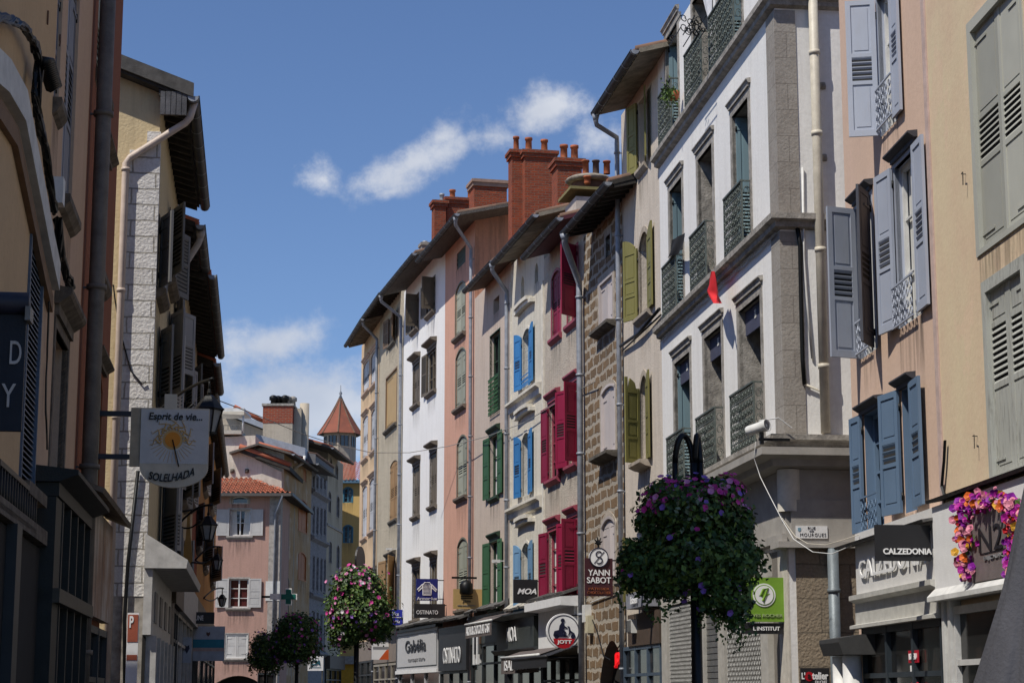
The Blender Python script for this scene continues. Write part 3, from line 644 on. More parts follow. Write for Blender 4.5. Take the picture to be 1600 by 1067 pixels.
H.win(1001, 1012, 838, 940, d=.3, rise=.3, sur=.14, trans=3, sh=[(1, OLV, P3, {'px': 973}), (-1, OLV, P3, {'a': 176})], **kw)
H.roof((936, 173), (1006, 80), .6, .28, soffit=PLANKW, wall_mat=olm, gmat=ZINCD, boxed=False, ext=(0, -.4))
H.pipe(.03, H.rx[0] + .1, .055, drop=.4)
m = MB()                                                     # cable bundle crossing the wall
a = H.px(976, 541); b = H.px(1037, 483)
m.tube([(a[0], -.09, a[1]), ((a[0] + b[0]) / 2, -.1, (a[1] + b[1]) / 2 - .1), (b[0], -.09, b[1])], .035, 8, IRON); m.tube([(a[0], -.05, a[1] - .1), (b[0], -.06, b[1] - .12)], .02, 6, IRON); m.build('cable', H.o)

# ---- white corner house with balconies --------------------------------
H = House('corner_house', 'tall white corner house with stone string courses and iron balconies', 'house', Pwl, Pc, 9, HC); WB = H
wbm = stucco('white_corner_render', (.8, .79, .77), (.74, .73, .7), dirt=(.4, .38, .35), damt=.2, rough_b=.15)
LBL = paintwood('grey_blue_shutter_paint', (.2, .3, .34), .12); DKF = paintwood('dark_teal_frame', (.06, .1, .1), .1)
c3 = H.px(1035, 503)[1]; c3b = H.px(1228, 352)[1]; zc3 = (c3 + c3b) / 2
c4 = H.px(1033, 240)[1]; c4b = H.px(1200, 20)[1]; zc4 = (c4 + c4b) / 2
zc2 = (H.px(1228, 690)[1])
print('courses', c3, c3b, c4, c4b, zc2)
RAIL = plain('balcony_iron', (.12, .14, .125), .6, .2, .3, 12, .1)
def balcony(x0, x1, z0, h, wo, out=.16):
    m = MB(); n = max(6, int((x1 - x0) / .1)); w = x1 - x0; yo = -out
    for z in (z0 + .05, z0 + .2, z0 + h - .18): m.box(x0, x1, yo - .008, yo + .008, z, z + .018, RAIL)
    m.box(x0 - .02, x1 + .02, yo - .025, yo + .025, z0 + h, z0 + h + .03, RAIL)
    for x in (x0, x1):
        m.box(x - .012, x + .012, yo, 0.0, z0 + h, z0 + h + .025, RAIL); m.box(x - .012, x + .012, yo, 0, z0 + .05, z0 + .075, RAIL); m.box(x - .015, x + .015, yo - .015, yo + .015, z0, z0 + h, RAIL)
        for k in range(4):
            zc = z0 + .15 + k * (h - .2) / 4
            m.tube([(x, yo / 2 + .06 * math.cos(t) * (1 - t / 14), zc + .1 + .09 * math.sin(t) * (1 - t / 14)) for t in [j * .7 for j in range(12)]], .007, 4, RAIL, False)
    for i in range(n):
        x = x0 + w * (i + .5) / n
        m.box(x - .006, x + .006, yo - .006, yo + .006, z0 + .05, z0 + h, RAIL)
        for zc, r in ((z0 + .125, .045), (z0 + .33, .05), (z0 + .47, .05), (z0 + .61, .05), (z0 + .75, .05), (z0 + h - .09, .055)):
            if zc > z0 + h - .05: continue
            sg = 1 if i % 2 else -1
            m.tube([(x + sg * (w / n * .5) * 0 + r * .95 * math.cos(t), yo, zc + r * 1.1 * math.sin(t)) for t in [j * PI / 4 for j in range(8 if zc > z0 + .3 else 9)]], .008, 4, RAIL, False)
            m.tube([(x, yo - .012, zc - .02), (x + sg * .03, yo - .014, zc + .03)], [.016, .004], 4, RAIL, False)
    return m.build('balcony_railing', wo)
rows = [(zc4 + .06, [(1047, 1066, 36), (1091, 1116, -30), (1132, 1170, -110)], 0),
        (zc3 + .06, [(1049.5, 1069, 284), (1095, 1118, 231), (1151, 1177, 158)], 1),
        (zc2 + .1, [(1053, 1077, 560), (1100, 1127, 519), (1155, 1189, 473)], 2)]
for zb, cols, r in rows:
    for k, (a, b, t) in enumerate(cols):
        x0 = H.px(a, 500)[0]; x1 = H.px(b, 500)[0]; z1 = H.px((a + b) / 2, t)[1]
        shl = []
        wo = H.win(0, 0, 0, 0, rel=(x0, x1, zb, z1), d=.72, fm=DKF, sur=.14, surm=STONE, lintel=.06, lp=STONE, rm=STONE, mull=1, trans=3, hood=.05)
        if (r, k) in ((0, 0), (1, 0), (1, 2), (2, 0), (2, 1), (2, 2), (0, 2)):
            H.leaf(wo, x0 + .05, .6 if (k == 0 or r < 2) else .3, 1, zb + .03, z1 - .02, -90, LBL, [('P', .55), ('L', .45)], y=.05 if (k == 0 or r < 2) else .4)
        balcony(x0 - .06, x1 + .06, zb - .02, 1.02, wo)
        if r == 2:
            m = MB(); sl = plain('slate_blue_blind', (.06, .065, .11), .8)
            m.box(x0 + .02, x1 - .02, .1, .13, z1 - .42, z1 - .01, sl); m.build('roller_blind', wo)
            m = MB(); cx = (x0 + x1) / 2
            for j, dz in enumerate((-.12, -.17, -.22)):
                for s_ in (-1, 1): m.tube([(cx + s_ * .025 + .025 * math.cos(t), .095, z1 + dz + .022 * math.sin(t)) for t in [q * PI / 4 for q in range(9)]], .006, 4, WHITEP, False)
            m.build('blind_emblem', wo)
zt = 14.5
sidem = wbm
H.wall(wbm, zt, side=sidem)
def course(z, hgt, out, mat, name='string_course', x0=-.0):
    m = MB(); L = H.L; prof = [(0, 0), (out * .55, .03), (out * .6, hgt * .45), (out, hgt * .6), (out, hgt), (0, hgt + .02)]
    ring = []
    for (o, dz) in prof:
        ring.append([(x0, -o, z + dz), (L + o, -o, z + dz), (L + o, 2.4 if z < 8 else 9.0, z + dz)])
    vs = [p for rr in ring for p in rr]; n = len(prof)
    m.add(vs, [(i * 3 + k, i * 3 + k + 1, (i + 1) * 3 + k + 1, (i + 1) * 3 + k) for i in range(n - 1) for k in range(2)] + [tuple(i * 3 for i in range(n)), tuple(i * 3 + 2 for i in range(n))], mat)
    m.quad(ring[-1][0], ring[-1][1], (L, .01, z + hgt), (x0, .01, z + hgt), mat)
    return m.build(name, H.o)
course(zc4 - .17, .23, .18, STONE); course(zc3 - .17, .23, .18, STONE)
CGR = plain('warm_grey_paint', (.37, .35, .32), .75, 0, .12, 3, .1)
course(zc2 - .12, .2, .3, STONE); course(zc2 - .42, .28, .5, CGR, 'cornice')
m = MB()                                                     # stone corner strip
q = bricks('ashlar_quoin', (.4, .375, .34), (.35, .325, .295), (.28, .26, .235), .6, .42, .008, .5, .0, .25)
for a, b in ((zc2 + .1, zc3 - .2), (zc3 + .07, zc4 - .2), (zc4 + .07, zt)):
    m.box(H.L - .5, H.L + .02, -.02, .0, a, b, q); m.box(H.L + .0005, H.L + .02, .0, .32, a, b, q)
m.build('quoin', H.o)
# grey lower storey with a rounded corner column and a shop front
m = MB(); L = H.L
zf = H.px(1228, 848)[1]
m.box(.02, L + .01, -.05, -.003, zf, zc2 - .42, CGR); m.box(L + .003, L + .05, -.05, 3.4, zf, zc2 - .42, CGR)
m.lathe([(.17, zf + .45), (.17, zc2 - .42)], (L - .02, .03, 0), 20, plain('cream_column_paint', (.66, .62, .54), .7, 0, .1))
m.box(L + .05, L + .13, .02, 3.4, zf, zf + .62, CGR); m.box(.02, L + .13, -.13, -.05, zf, zf + .12, CGR)
m.box(L - .3, L + .2, -.2, 3.4, zf - .09, zf, CGR)
m.box(L + .02, L + .3, 1.9, 2.6, zf + .7, zf + 1.25, CGR)
sfo = m.build('shopfront', H.o)
pst = bricks('worn_stone_pier', (.33, .27, .2), (.29, .24, .18), (.2, .17, .13), .9, .5, .01, 1.0, .05, .3)
m = MB(); m.box(L + .004, L + .022, .1, 3.2, 0, zf - .09, pst); m.box(L - .55, L - .0, -.03, -.002, 0, zf - .09, plain('cream_pilaster', (.56, .52, .45), .8)); m.build('stone_pier', H.o)
m = MB(); CP = plain('pale_grey_frame', (.45, .43, .39), .6)
xs_ = [H.px(u, 1000)[0] for u in (1043, 1052, 1098, 1110, 1132, 1142, 1200, 1212)]
for a, b in ((xs_[0], xs_[1]), (xs_[2], xs_[3]), (xs_[4], xs_[5]), (xs_[6], xs_[7])): m.box(a, b, -.12, -.002, 0, zf - .1, CP)
m.box(xs_[0], xs_[7], -.1, -.003, zf - .55, zf - .45, CP)
m.build('pilaster', sfo)
GRI = plain('galvanised_grille', (.2, .2, .195), .45, .5, .15)
def grille(a, b, z0, z1, y, kind, par):
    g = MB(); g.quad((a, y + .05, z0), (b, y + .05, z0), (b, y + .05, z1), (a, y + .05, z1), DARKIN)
    if kind == 'slat':
        z = z0
        while z < z1: g.prismx([(y, z), (y + .02, z + .0), (y + .03, z + .09), (y + .01, z + .1)], a, b, GRI); z += .105
    else:
        nx = int((b - a) / .1); z = z0; r = 0
        while z < z1:
            for i in range(nx):
                x = a + (b - a) * (i + (.5 if r % 2 else 0)) / nx
                g.tube([(x, y, z + .07), (x + .05, y, z), (x + .1, y, z + .07)], .009, 4, GRI, False)
            z += .075; r += 1
    return g.build('security_grille', par)
m2 = MB(); m2.box(.04, L - .56, -.03, -.0015, 0, zf - .095, plain('dark_recess_paint', (.2, .18, .155), .7)); m2.build('lower_panel', sfo)  # dark sheet over the white wall, painting in the shade of the recess
grille(xs_[1], xs_[2], .1, zf - .5, -.07, 'd', sfo); grille(xs_[3], xs_[4], .1, zf - .5, -.07, 'slat', sfo); grille(xs_[5], xs_[6], .1, zf - .5, -.07, 'd', sfo)
# side pipes
m = MB(); y1, z1 = H.pxn(1275, 300, L); PCR = plain('cream_pipe', (.6, .55, .45), .5, 0, .12)
m.tube([(L + .14, y1, zt), (L + .14, y1, zc2 + .12)], .075, 12, PCR)
for z in (zc2 + 1.1, zc2 + 2.9, zc3 + 1.3, zc3 + 2.6, zc4 + .9): m.tube([(L + .14, y1, z), (L + .14, y1, z + .07)], .088, 12, PCR)
m.build('downpipe', H.o)
m = MB(); y2, _ = H.pxn(1299, 950, L); m.tube([(L + .16, y2, zf - .1), (L + .16, y2, 0)], .085, 12, plain('blue_grey_pipe', (.17, .2, .22), .5, .2))
m.tube([(L + .16, y2, zf - .75), (L + .16, y2, zf - .69)], .1, 12, MC['blue_grey_pipe']); m.build('downpipe', H.o)
m = MB(); y3, _ = H.pxn(1256, 500, L)
pts = [H.pxn(u, v, L + .04) for u, v in ((1245, 352), (1250, 380), (1252, 480), (1254, 560), (1257, 600), (1284, 612), (1286, 690), (1310, 700))]
m.tube([(L + .04, a, b) for a, b in pts[:5]], .035, 6, IRON)
m.tube([(L + .04, a, b) for a, b in pts[4:]], .02, 6, PCR)
pts = [H.pxn(u, v, L + .03) for u, v in ((1254, 262), (1256, 400), (1261, 470), (1269, 560))]
m.tube([(L + .03, a, b) for a, b in pts], .02, 6, WHITEP)
m.build('cable', H.o)
m = MB()                                                     # twisted light string under the middle course
n = 120
for ph in (0, PI): m.tube([(.1 + (H.L - .2) * i / n, -.05 + .012 * math.cos(i * 1.3 + ph), zc3 - .21 + .013 * math.sin(i * 1.3 + ph) - .01 * math.sin(i * .5)) for i in range(n + 1)], .009, 4, plain('grey_string', (.4, .39, .36), .7))
m.build('light_string', H.o)
m = MB()
for u, v in ((1285, 135), (1287, 247)):
    a, b = H.pxn(u, v, L); m.lathe([(.0, -.06), (.05, -.05), (.06, 0), (.05, .05), (0, .06)], (L + .0, a, b), 8, STONE)
m.build('wall_stone', H.o)

# ---- peach house (calzedonia) -----------------------------------------
H = House('town_house', 'peach house with flaking lavender blue shutters above and slate blue shutters below', 'house', Ppe0, Ppe1, 8, HC); PE = H
pem = stucco('apricot_render', (.67, .49, .38), (.6, .43, .34), damt=.05, rough_b=.1)
LAV = paintwood('lavender_blue_shutter_paint', (.42, .46, .55), .7, (.42, .44, .5)); SLB = paintwood('slate_blue_shutter_paint', (.13, .2, .3), .12); LAD = paintwood('dark_blue_leaf_paint', (.06, .065, .085), .4)  # last blue is far darker, with worn flecks, for a single upper leaf
SLD = plain('dark_wooden_cornice', (.05, .05, .06), .7)
L4 = [('P', .42), ('L', .22), ('P', .36)]
kw = dict(fm=WHITEP, surm=LAV, d=.13, rm=LAV)
wo = H.win(1374, 1398, -20, 205, trans=2, curtain=True, sh=[(1, LAV, L4, {'px': 1323}), (-1, LAV, L4, {'px': 1408})], sur=.05, **kw)
wo = H.win(1341, 1366, 312, 556, trans=2, sh=[(1, LAV, L4, {'px': 1294}), (-1, LAD, L4, {'px': 1346, 'w': .5})], sur=.05, lintel=.1, lp=SLD, **kw)
wo2 = H.win(1402, 1436, 242, 505, trans=2, curtain=True, sh=[(1, LAV, L4, {'px': 1373}), (-1, LAV, L4, {'px': 1455})], sur=.05, lintel=.1, lp=SLD, **kw)
kw = dict(fm=SLB, surm=SLB, d=.16, rm=SLB, lintel=.1, lp=SLD)
H.win(1353, 1379, 640, 828, trans=3, sh=[(1, SLB, L4, {'px': 1334})], **kw)
H.win(1412, 1430, 603, 800, trans=3, sh=[(1, SLB, L4, {'px': 1380, 'w': .5}), (-1, SLB, L4, {'px': 1464, 'w': .52})], **kw)
xa = H.px(1420, 500)[0]
for w_ in (wo, wo2):                                         # small scrolled guards
    pass
H.wall(pem, 13.8)
m = MB(); PT = plain('pink_edge_strip', (.55, .42, .38), .85)
m.box(H.L - .14, H.L - .01, -.02, -.001, 3.6, 13.7, PT); m.build('edge_strip', H.o)
def scroll_guard(H, par, x0, x1, z0, h, mat, y=-.07):
    m = MB(); n = max(3, int((x1 - x0) / .14))
    m.box(x0, x1, y - .01, y + .01, z0 + h, z0 + h + .02, mat); m.box(x0, x1, y - .01, y + .01, z0, z0 + .02, mat)
    for i in range(n):
        x = x0 + (x1 - x0) * (i + .5) / n
        for k in range(int(h / .12)):
            zc = z0 + .07 + k * .12
            m.tube([(x + .055 * math.cos(t) * (1 - t / 16), y, zc + .055 * math.sin(t + (k % 2) * PI) * (1 - t / 16)) for t in [j * .6 for j in range(14)]], .007, 4, mat, False)
    m.build('window_guard', par)
for ch, mat in (((1374, 1402, 130, 195), LAV), ((1402, 1436, 440, 505), LAV), ((1341, 1366, 500, 550), LAV), ((1353, 1379, 775, 828), SLB)):
    a, b, c, d = H.rect(*ch); scroll_guard(H, H.o, a, b, c, d - c, mat)
a, b, c, d = BG.rect(766, 781.5, 590, 646); scroll_guard(BG, BG.o, a, b, c, d - c, GRN)
for h_, r_ in ((BL, (817, 829.5, 592, 604)), (BL, (816, 828, 940, 955))):
    a, b, c, d = h_.rect(*r_); scroll_guard(h_, h_.o, a, b, c, .3, BLU)

# ---- yellow house (nearest right) --------------------------------------
H = House('town_house', 'ochre yellow house with closed sage grey shutters, nearest on the right', 'house', Ppe1, Pyl, 8, HC); YL = H
ylm = stucco('ochre_render', (.7, .58, .4), (.66, .48, .35), damt=.05, rough_b=.1, patch=.7)
SGR = paintwood('sage_grey_shutter_paint', (.47, .475, .42), .12); SGO = paintwood('weathered_sage_shutter_paint', (.46, .47, .43), .8, (.16, .15, .13))
H.win(1521, 1603, -8, 378, closed=(SGR, [('P', .42), ('L', .22), ('P', .36)]), d=.03, sur=.07, surm=SGR, fm=SGR)
H.win(1544, 1608, 425, 745, closed=(SGO, [('P', .2), ('L', .35), ('P', .45)]), d=.03, sur=.07, surm=SGO, fm=SGO)
H.wall(ylm, 13.8)
m = MB()
for u, v in ((1512, 270), (1530, 680)):
    x, z = H.px(u, v); m.tube([(x - .06, -.0, z), (x - .06, -.05, z), (x + .02, -.06, z), (x + .01, -.06, z - .14)], .006, 5, STONED)
m.build('wall_hook', H.o)
m = MB(); a = [H.px(u, v) for u, v in ((1482, 688), (1480, 720), (1476, 760), (1481, 778))]
for o_ in (-.02, .0, .02): m.tube([(p[0] + o_ + .01 * i, -.04, p[1]) for i, p in enumerate(a)], .012, 5, IRON)
m.build('cable', H.o)
# ================================================================== chimneys on the right-hand row
def chimney(H, uL, uR, vT, vB, xc, thick, mat, pots=(), cap=True, capm=None, nm='chimney', pr=.1, potm=None):
    """uL..uR: near face as seen, at local x = xc, reaching back by thick"""
    y0, zt = H.pxn(uL, vT, xc); y1, _ = H.pxn(uR, vT, xc); zb = H.pxn((uL + uR) / 2, vB, xc)[1]
    m = MB(); m.box(xc - thick, xc, y0, y1, zb - .25, zt - .22, mat)
    if cap:
        cm = capm or mat
        m.box(xc - thick - .05, xc + .05, y0 - .05, y1 + .05, zt - .22, zt - .1, cm); m.box(xc - thick - .09, xc + .09, y0 - .09, y1 + .09, zt - .1, zt, cm)
        m.box(xc - thick, xc, y0, y1, zt, zt + .03, STONE)
    o = m.build(nm, H.o)
    for u, v in pots:
        y, z = H.pxn(u, v, xc - thick / 2); p = MB()
        r = pr; p.lathe([(r * 1.05, 0), (r, .1), (r * .92, z - zt - .08), (r * 1.15, z - zt - .07), (r * 1.15, z - zt), (r * .8, z - zt), (r * .8, z - zt - .2), (0, z - zt - .2)], (xc - thick / 2, y, zt), 12, potm or POT); p.build('chimney_pot', o)
    return o
chimney(PK, 698, 740, 308, 360, .8, .8, BRICK, [(707, 297), (735, 297)])
chimney(PK, 679, 697, 313, 364, .9, .5, BRICK, [(690.5, 303)], potm=ZINC, pr=.08)
chimney(PK, 741, 792, 280, 345, PK.L - .6, .8, BRICK, capm=plain('pale_mortar_cap', (.33, .22, .17), .9))
chimney(BL, 820, 868, 234, 380, .35, .55, BRICK, [(826, 216), (850.5, 219)], pr=.1)
chimney(BL, 800, 819, 234, 372, .0, .55, BRICK, [(806.5, 214)], pr=.085)
chimney(MG, 871, 909, 247, 330, 1.4, .7, BRICK, [(881, 227), (897.5, 228)], pr=.1)
y0, zt = ST.pxn(906, 296, -.6)
PLs = plain('pale_plaster', (.55, .48, .42), .9, 0, .15); CONC = plain('old_concrete', (.3, .26, .21), .95, 0, .3, 6, .8, 14)
o = chimney(MG, 900, 950, 293, 330, MG.L - .2, 1.2, PLs, cap=False)
m = MB(); a, z = MG.pxn(890, 296, MG.L - .2); b = MG.pxn(956, 296, MG.L - .2)[0]; x = MG.L - .2
m.box(x - 1.3, x + .1, a, b, z, z + .07, plain('mossy_slab', (.22, .19, .08), .95))
zc = MG.pxn(930, 272, x)[1]
m.lathe([(.0, z + .3), (.55, z + .32), (.62, z + .38), (.6, zc - .02), (.5, zc + .04), (0, zc + .05)], (x - .55, (a + b) / 2 + .1, 0), 18, CONC)
m.lathe([(.45, z + .07), (.45, z + .32)], (x - .55, (a + b) / 2 + .1, 0), 14, plain('sooty_brick', (.12, .06, .04), .9))
m.build('chimney_cap', o)
for u, v, v2 in ((915, 251, 272), (931, 251, 272), (948, 252, 272), (913, 281, 292), (949, 286, 293), (961, 287, 294)):
    y, z1 = MG.pxn(u, v, x - .3); z2 = MG.pxn(u, v2, x - .3)[1]
    p = MB(); p.lathe([(.085, z2), (.08, z1 - .04), (.1, z1 - .04), (.1, z1), (.07, z1), (.07, z1 - .2), (0, z1 - .2)], (x - .3 if v < 270 else x + .02, y, 0), 12, POT if u not in (931,) else plain('sooty_pot', (.1, .06, .045), .85)); p.build('chimney_pot', o)
chimney(WH, 661, 672, 379, 392, WH.L - 1.2, .4, STONE, [(664, 377)], potm=ZINC, pr=.08)

# ================================================================== shop fronts, right
BLK = plain('black_paint', (.018, .018, .02), .5, 0, .1, 5, .05); ANT = plain('anthracite_paint', (.03, .035, .038), .5, 0, .12, 4, .05)
LGR = plain('light_grey_panel', (.5, .5, .51), .5, 0, .06); WPN = plain('white_panel', (.76, .76, .76), .5, 0, .06)
LETW = plain('white_lettering', (.8, .8, .8), .5, 0, .03, 4, 0); LETB = plain('black_lettering', (.015, .015, .018), .5, 0, .03, 4, 0)
SLT = plain('slate_ledge', (.13, .125, .12), .85, 0, .3, 6, .4)
SHOPG = bricks('shop_window_display', (.01, .011, .012), (.06, .05, .045), (.02, .02, .02), .42, .55, .12, .0, .5, .5, .4, (.004, .004, .005)); SHOPG.node_tree.nodes['Principled BSDF'].inputs['Roughness'].default_value = .12
def front(H, x0, x1, z1, fm, n=3, y=-.06, gl=None):
    """glazed shop front standing just proud of the wall"""
    m = MB(); w = (x1 - x0) / n
    for i in range(n + 1):
        x = x0 + w * i; m.box(max(x0, x - .04), min(x1, x + .04), y - .04, -.002, .0, z1, fm)
    m.box(x0, x1, y - .035, -.003, 0, .45, fm); m.box(x0, x1, y - .03, -.003, z1 - .62, z1 - .56, fm); m.box(x0, x1, y - .035, -.003, z1 - .08, z1, fm)
    o = m.build('shopfront', H.o)
    p = MB(); p.quad((x0, y + .02, .45), (x1, y + .02, .45), (x1, y + .02, z1), (x0, y + .02, z1), gl or SHOPG); p.build('pane', o)
    return o
def fascia(H, sf, x0, x1, z0, z1, y, mat, txt=None, lm=None, tw=.6, th=.4, cx=.5, cz=.5, frame=None, **k):
    m = MB(); m.box(x0, x1, y, -.004, z0, z1, mat)
    if frame:
        for a, b, c, d in ((x0 + .1, x1 - .1, z0 + .1, z0 + .13), (x0 + .1, x1 - .1, z1 - .13, z1 - .1), (x0 + .1, x0 + .13, z0 + .13, z1 - .13), (x1 - .13, x1 - .1, z0 + .13, z1 - .13)): m.box(a, b, y - .012, y, c, d, frame)
    o = m.build('fascia', sf if sf else H.o)
    if txt: lettering(txt, x0 + (x1 - x0) * cx, z0 + (z1 - z0) * cz, y - .03, (x1 - x0) * tw, (z1 - z0) * th, lm or LETW, sf or H.o, ext=.008, **k)
    return o
def ledge(H, sf, x0, x1, z, out, mat, rough=True):
    m = MB(); n = 14
    for i in range(n):
        a = x0 + (x1 - x0) * i / n; b = x0 + (x1 - x0) * (i + 1) / n - .003; dz = random.uniform(-.02, .02) if rough else 0
        m.prismx([(-out, z - .06 + dz), (0, z + .1 + dz), (0, z + .17 + dz), (-out - .03, z + dz)], a, b, mat)
    return m.build('ledge', sf or H.o)
def awning(H, sf, uL, uR, zt, zb, out, mat, rollm=None, val=.3, txt=None, tw=.6, cx=.5, lm=None):
    x0, x1 = uL, uR; m = MB(); m.quad((x0, -.1, zt), (x1, -.1, zt), (x1, -out, zb), (x0, -out, zb), mat)
    m.quad((x0, -out, zb), (x1, -out, zb), (x1, -out, zb - val), (x0, -out, zb - val), mat)
    m.tube([(x0, -out, zb), (x1, -out, zb)], .035, 8, rollm or WHITEP)
    for x in (x0 + .05, x1 - .05): m.tube([(x, -.1, zt - .3), (x, -out + .03, zb - .02)], .015, 6, IRON)
    o = m.build('awning', sf)
    if txt: lettering(txt, x0 + (x1 - x0) * cx, zb - val / 2, -out - .012, (x1 - x0) * tw, val * .62, lm or LETW, sf, ext=.006)
    return o
def Z(H, u, v, y=0): return H.px(u, v, y)[1]
def X(H, u, v=1000, y=0): return H.px(u, v, y)[0]
# far peach + greige
sf = front(GR, .1, GR.L - .1, Z(GR, 610, 1036), plain('beige_shop_frame', (.3, .27, .22), .7), 4)
fascia(GR, sf, .1, GR.L - .1, Z(GR, 610, 1034), Z(GR, 610, 994), -.1, plain('warm_taupe_fascia', (.22, .18, .15), .7), 'LI RI', plain('rust_red_letter', (.35, .07, .03), .6), tw=.3, cx=.28, th=.5)
ledge(GR, sf, .05, GR.L - .05, Z(GR, 610, 975), .5, plain('sandy_ledge', (.42, .36, .27), .9)); 
sf = front(FP, .1, FP.L - .1, 3.0, ANT, 3); fascia(FP, sf, .1, FP.L - .1, 3.0, 3.8, -.1, MC['warm_taupe_fascia'])
# white house
z0, z1 = Z(WH, 655, 1046), Z(WH, 655, 985)
sf = front(WH, .15, WH.L - .1, z0, LGR, 3)
fascia(WH, sf, .1, WH.L - .12, z0, z1, -.16, LGR, 'Gabélia', LETB, .5, .3, cz=.62, bold=.01, frame=ANT)
lettering('concept store', WH.L * .52, z0 + (z1 - z0) * .25, -.18, WH.L * .4, .14, plain('grey_lettering', (.25, .25, .26)), sf)
m = MB(); m.box(.05, WH.L - .08, -.24, -.004, z1 + .003, z1 + .1, ANT); m.box(.05, WH.L - .08, -.2, -.004, z0 - .12, z0 - .003, WPN); m.build('cornice', sf)
ledge(WH, sf, .0, WH.L, z1 + .2, .35, SLT)
# pink house
z0, z1 = Z(PK, 705, 1048), Z(PK, 705, 985)
sf = front(PK, .05, PK.L - .1, z0, ANT, 3)
fascia(PK, sf, X(PK, 685, 1010, -.22), PK.L - .05, z0, z1 + .1, -.22, BLK, 'OSTINATO', LETW, .62, .36, cx=.52, cz=.35)
ledge(PK, sf, .0, PK.L - .1, z1 + .32, .45, SLT)
# beige house
z0, z1 = Z(BG, 768, 1050), 4.05
sf = front(BG, .1, BG.L - .1, 3.1, ANT, 3)
fascia(BG, sf, .1, BG.L - .05, 3.1, 3.95, -.12, plain('dark_green_grey_fascia', (.04, .047, .045), .5))
ledge(BG, sf, .0, BG.L, 4.1, .3, SLT)
m = MB(); xq = X(BG, 739, 1020, -.14)
for i in range(6): m.box(xq + i * .2, xq + .16 + i * .2, -.15 - .01 * (i % 2), -.001, 2.5 + .3 * (i % 3), 3.4 + .15 * (i % 2), (LETW, GRI, plain('brown_board', (.1, .055, .035)))[i % 3])
m.build('poster_panel', sf)
aw = awning(BG, sf, X(BG, 727, 985, -.75), X(BG, 768, 970, -.75), Z(BG, 748, 966), Z(BG, 748, 972, -.75), .75, plain('taupe_awning', (.12, .1, .095), .8), val=.4, txt='ARTHUR CHOCOLAT GAST', tw=.9)
# cream house: MOA
z0, z1 = Z(BL, 822, 1012), Z(BL, 822, 966)
sf = front(BL, .05, BL.L - .05, z0, ANT, 3)
fascia(BL, sf, X(BL, 776, 990, -.22), X(BL, 834, 985, -.22), z0, z1, -.22, plain('dark_green_grey_fascia', (.04, .047, .045), .5), 'MOA', LETW, .26, .5, cx=.45, bold=.01)
m = MB(); m.prismx([(-.24, z1), (-.42, z1 + .1), (-.42, z1 + .14), (0, z1 + .24), (0, z1)], -1.3, BL.L, ANT); m.prismx([(-.22, z0 - .14), (-.32, z0 - .04), (-.32, z0), (0, z0), (0, z0 - .14)], -1.25, BL.L, ANT); m.build('cornice', sf)
ledge(BL, sf, .05, BL.L, z1 + .33, .2, plain('cream_ledge', (.5, .47, .4)))
awning(BL, sf, X(BL, 783, 1040, -.8), X(BL, 842, 1030, -.8), z0 - .05, Z(BL, 822, 1024, -.8), .8, MC['taupe_awning'], val=.42, txt='ISADORA', tw=.6, cx=.4)
# magenta house: white front
z0, z1 = Z(MG, 880, 1012), Z(MG, 880, 952)
sf = front(MG, .1, MG.L - .3, z0 - .2, BLK, 4)
fascia(MG, sf, .0, MG.L - .45, z0, z1, -.18, WPN)
m = MB(); m.prismx([(-.19, z1), (-.55, z1 + .02), (-.55, z1 + .22), (0, z1 + .25), (0, z1)], .0, MG.L - .3, WPN); m.build('cornice', sf)
ledge(MG, sf, .02, MG.L - .3, z1 + .3, .5, SLT)
awning(MG, sf, .1, MG.L - .25, z0 + .02, z0 - .25, .9, BLK, BLK, val=.25)
m = MB()
for u, v0, v1 in ((908, 948, 974), (909, 998, 1020)): 
    x, a = MG.px(u, v0); b = MG.px(u, v1)[1]; m.box(MG.L - .28, MG.L - .15, -.14, -.002, b, a, WHITEP)
m.build('utility_box', MG.o)
# stone house: red letters in the arch
RED = emis('red_neon', (.8, .01, .015), .55)
lettering('JOTT', (ax0 + ax1) / 2 + .45, Z(ST, 968, 1030), .1, 1.1, .34, RED, ST.o, name='lit_lettering', bold=.03, ext=.03)
m = MB()
x, z = ST.px(922, 958); m.box(x - .15, x + .15, -.16, 0, z - .2, z + .2, WHITEP); x, z = ST.px(925, 975); m.box(x - .12, x + .18, -.14, 0, z - .2, z + .2, plain('cream_box', (.55, .5, .35))); m.build('junction_box', ST.o)
m = MB(); m.tube([(x, -.03, z + .2), (x + .6, -.03, z - .15), (x + 1.3, -.03, z - .75), (x + 2.0, -.03, z - .85), (ST.L - .1, -.03, z - .4)], .014, 5, IRON); m.tube([(x, -.03, z + .5), (ST.L - .1, -.03, z + .62)], .016, 5, WHITEP); m.build('cable', ST.o)
# olive house shop
NVY = plain('blue_grey_paint', (.07, .1, .14), .5)
z1 = Z(OL, 1005, 1008)
sf = front(OL, .1, OL.L - .1, z1, NVY, 3)
fascia(OL, sf, X(OL, 981, 985, -.12), OL.L - .05, z1, Z(OL, 1005, 958), -.12, plain('brown_shop_board', (.08, .055, .04), .7))
fascia(OL, sf, X(OL, 978, 945, -.35), OL.L - .4, Z(OL, 1005, 952), Z(OL, 1005, 928), -.35, plain('grey_fascia', (.25, .26, .3), .6), "l'atelier", LETW, .4, .5, cx=.55)
m = MB(); m.prismx([(-.9, Z(OL, 1000, 925)), (0, Z(OL, 1000, 905)), (0, Z(OL, 1000, 900)), (-.95, Z(OL, 1000, 921))], X(OL, 962, 925, -.9), OL.L - .3, BLK); m.build('canopy', sf)
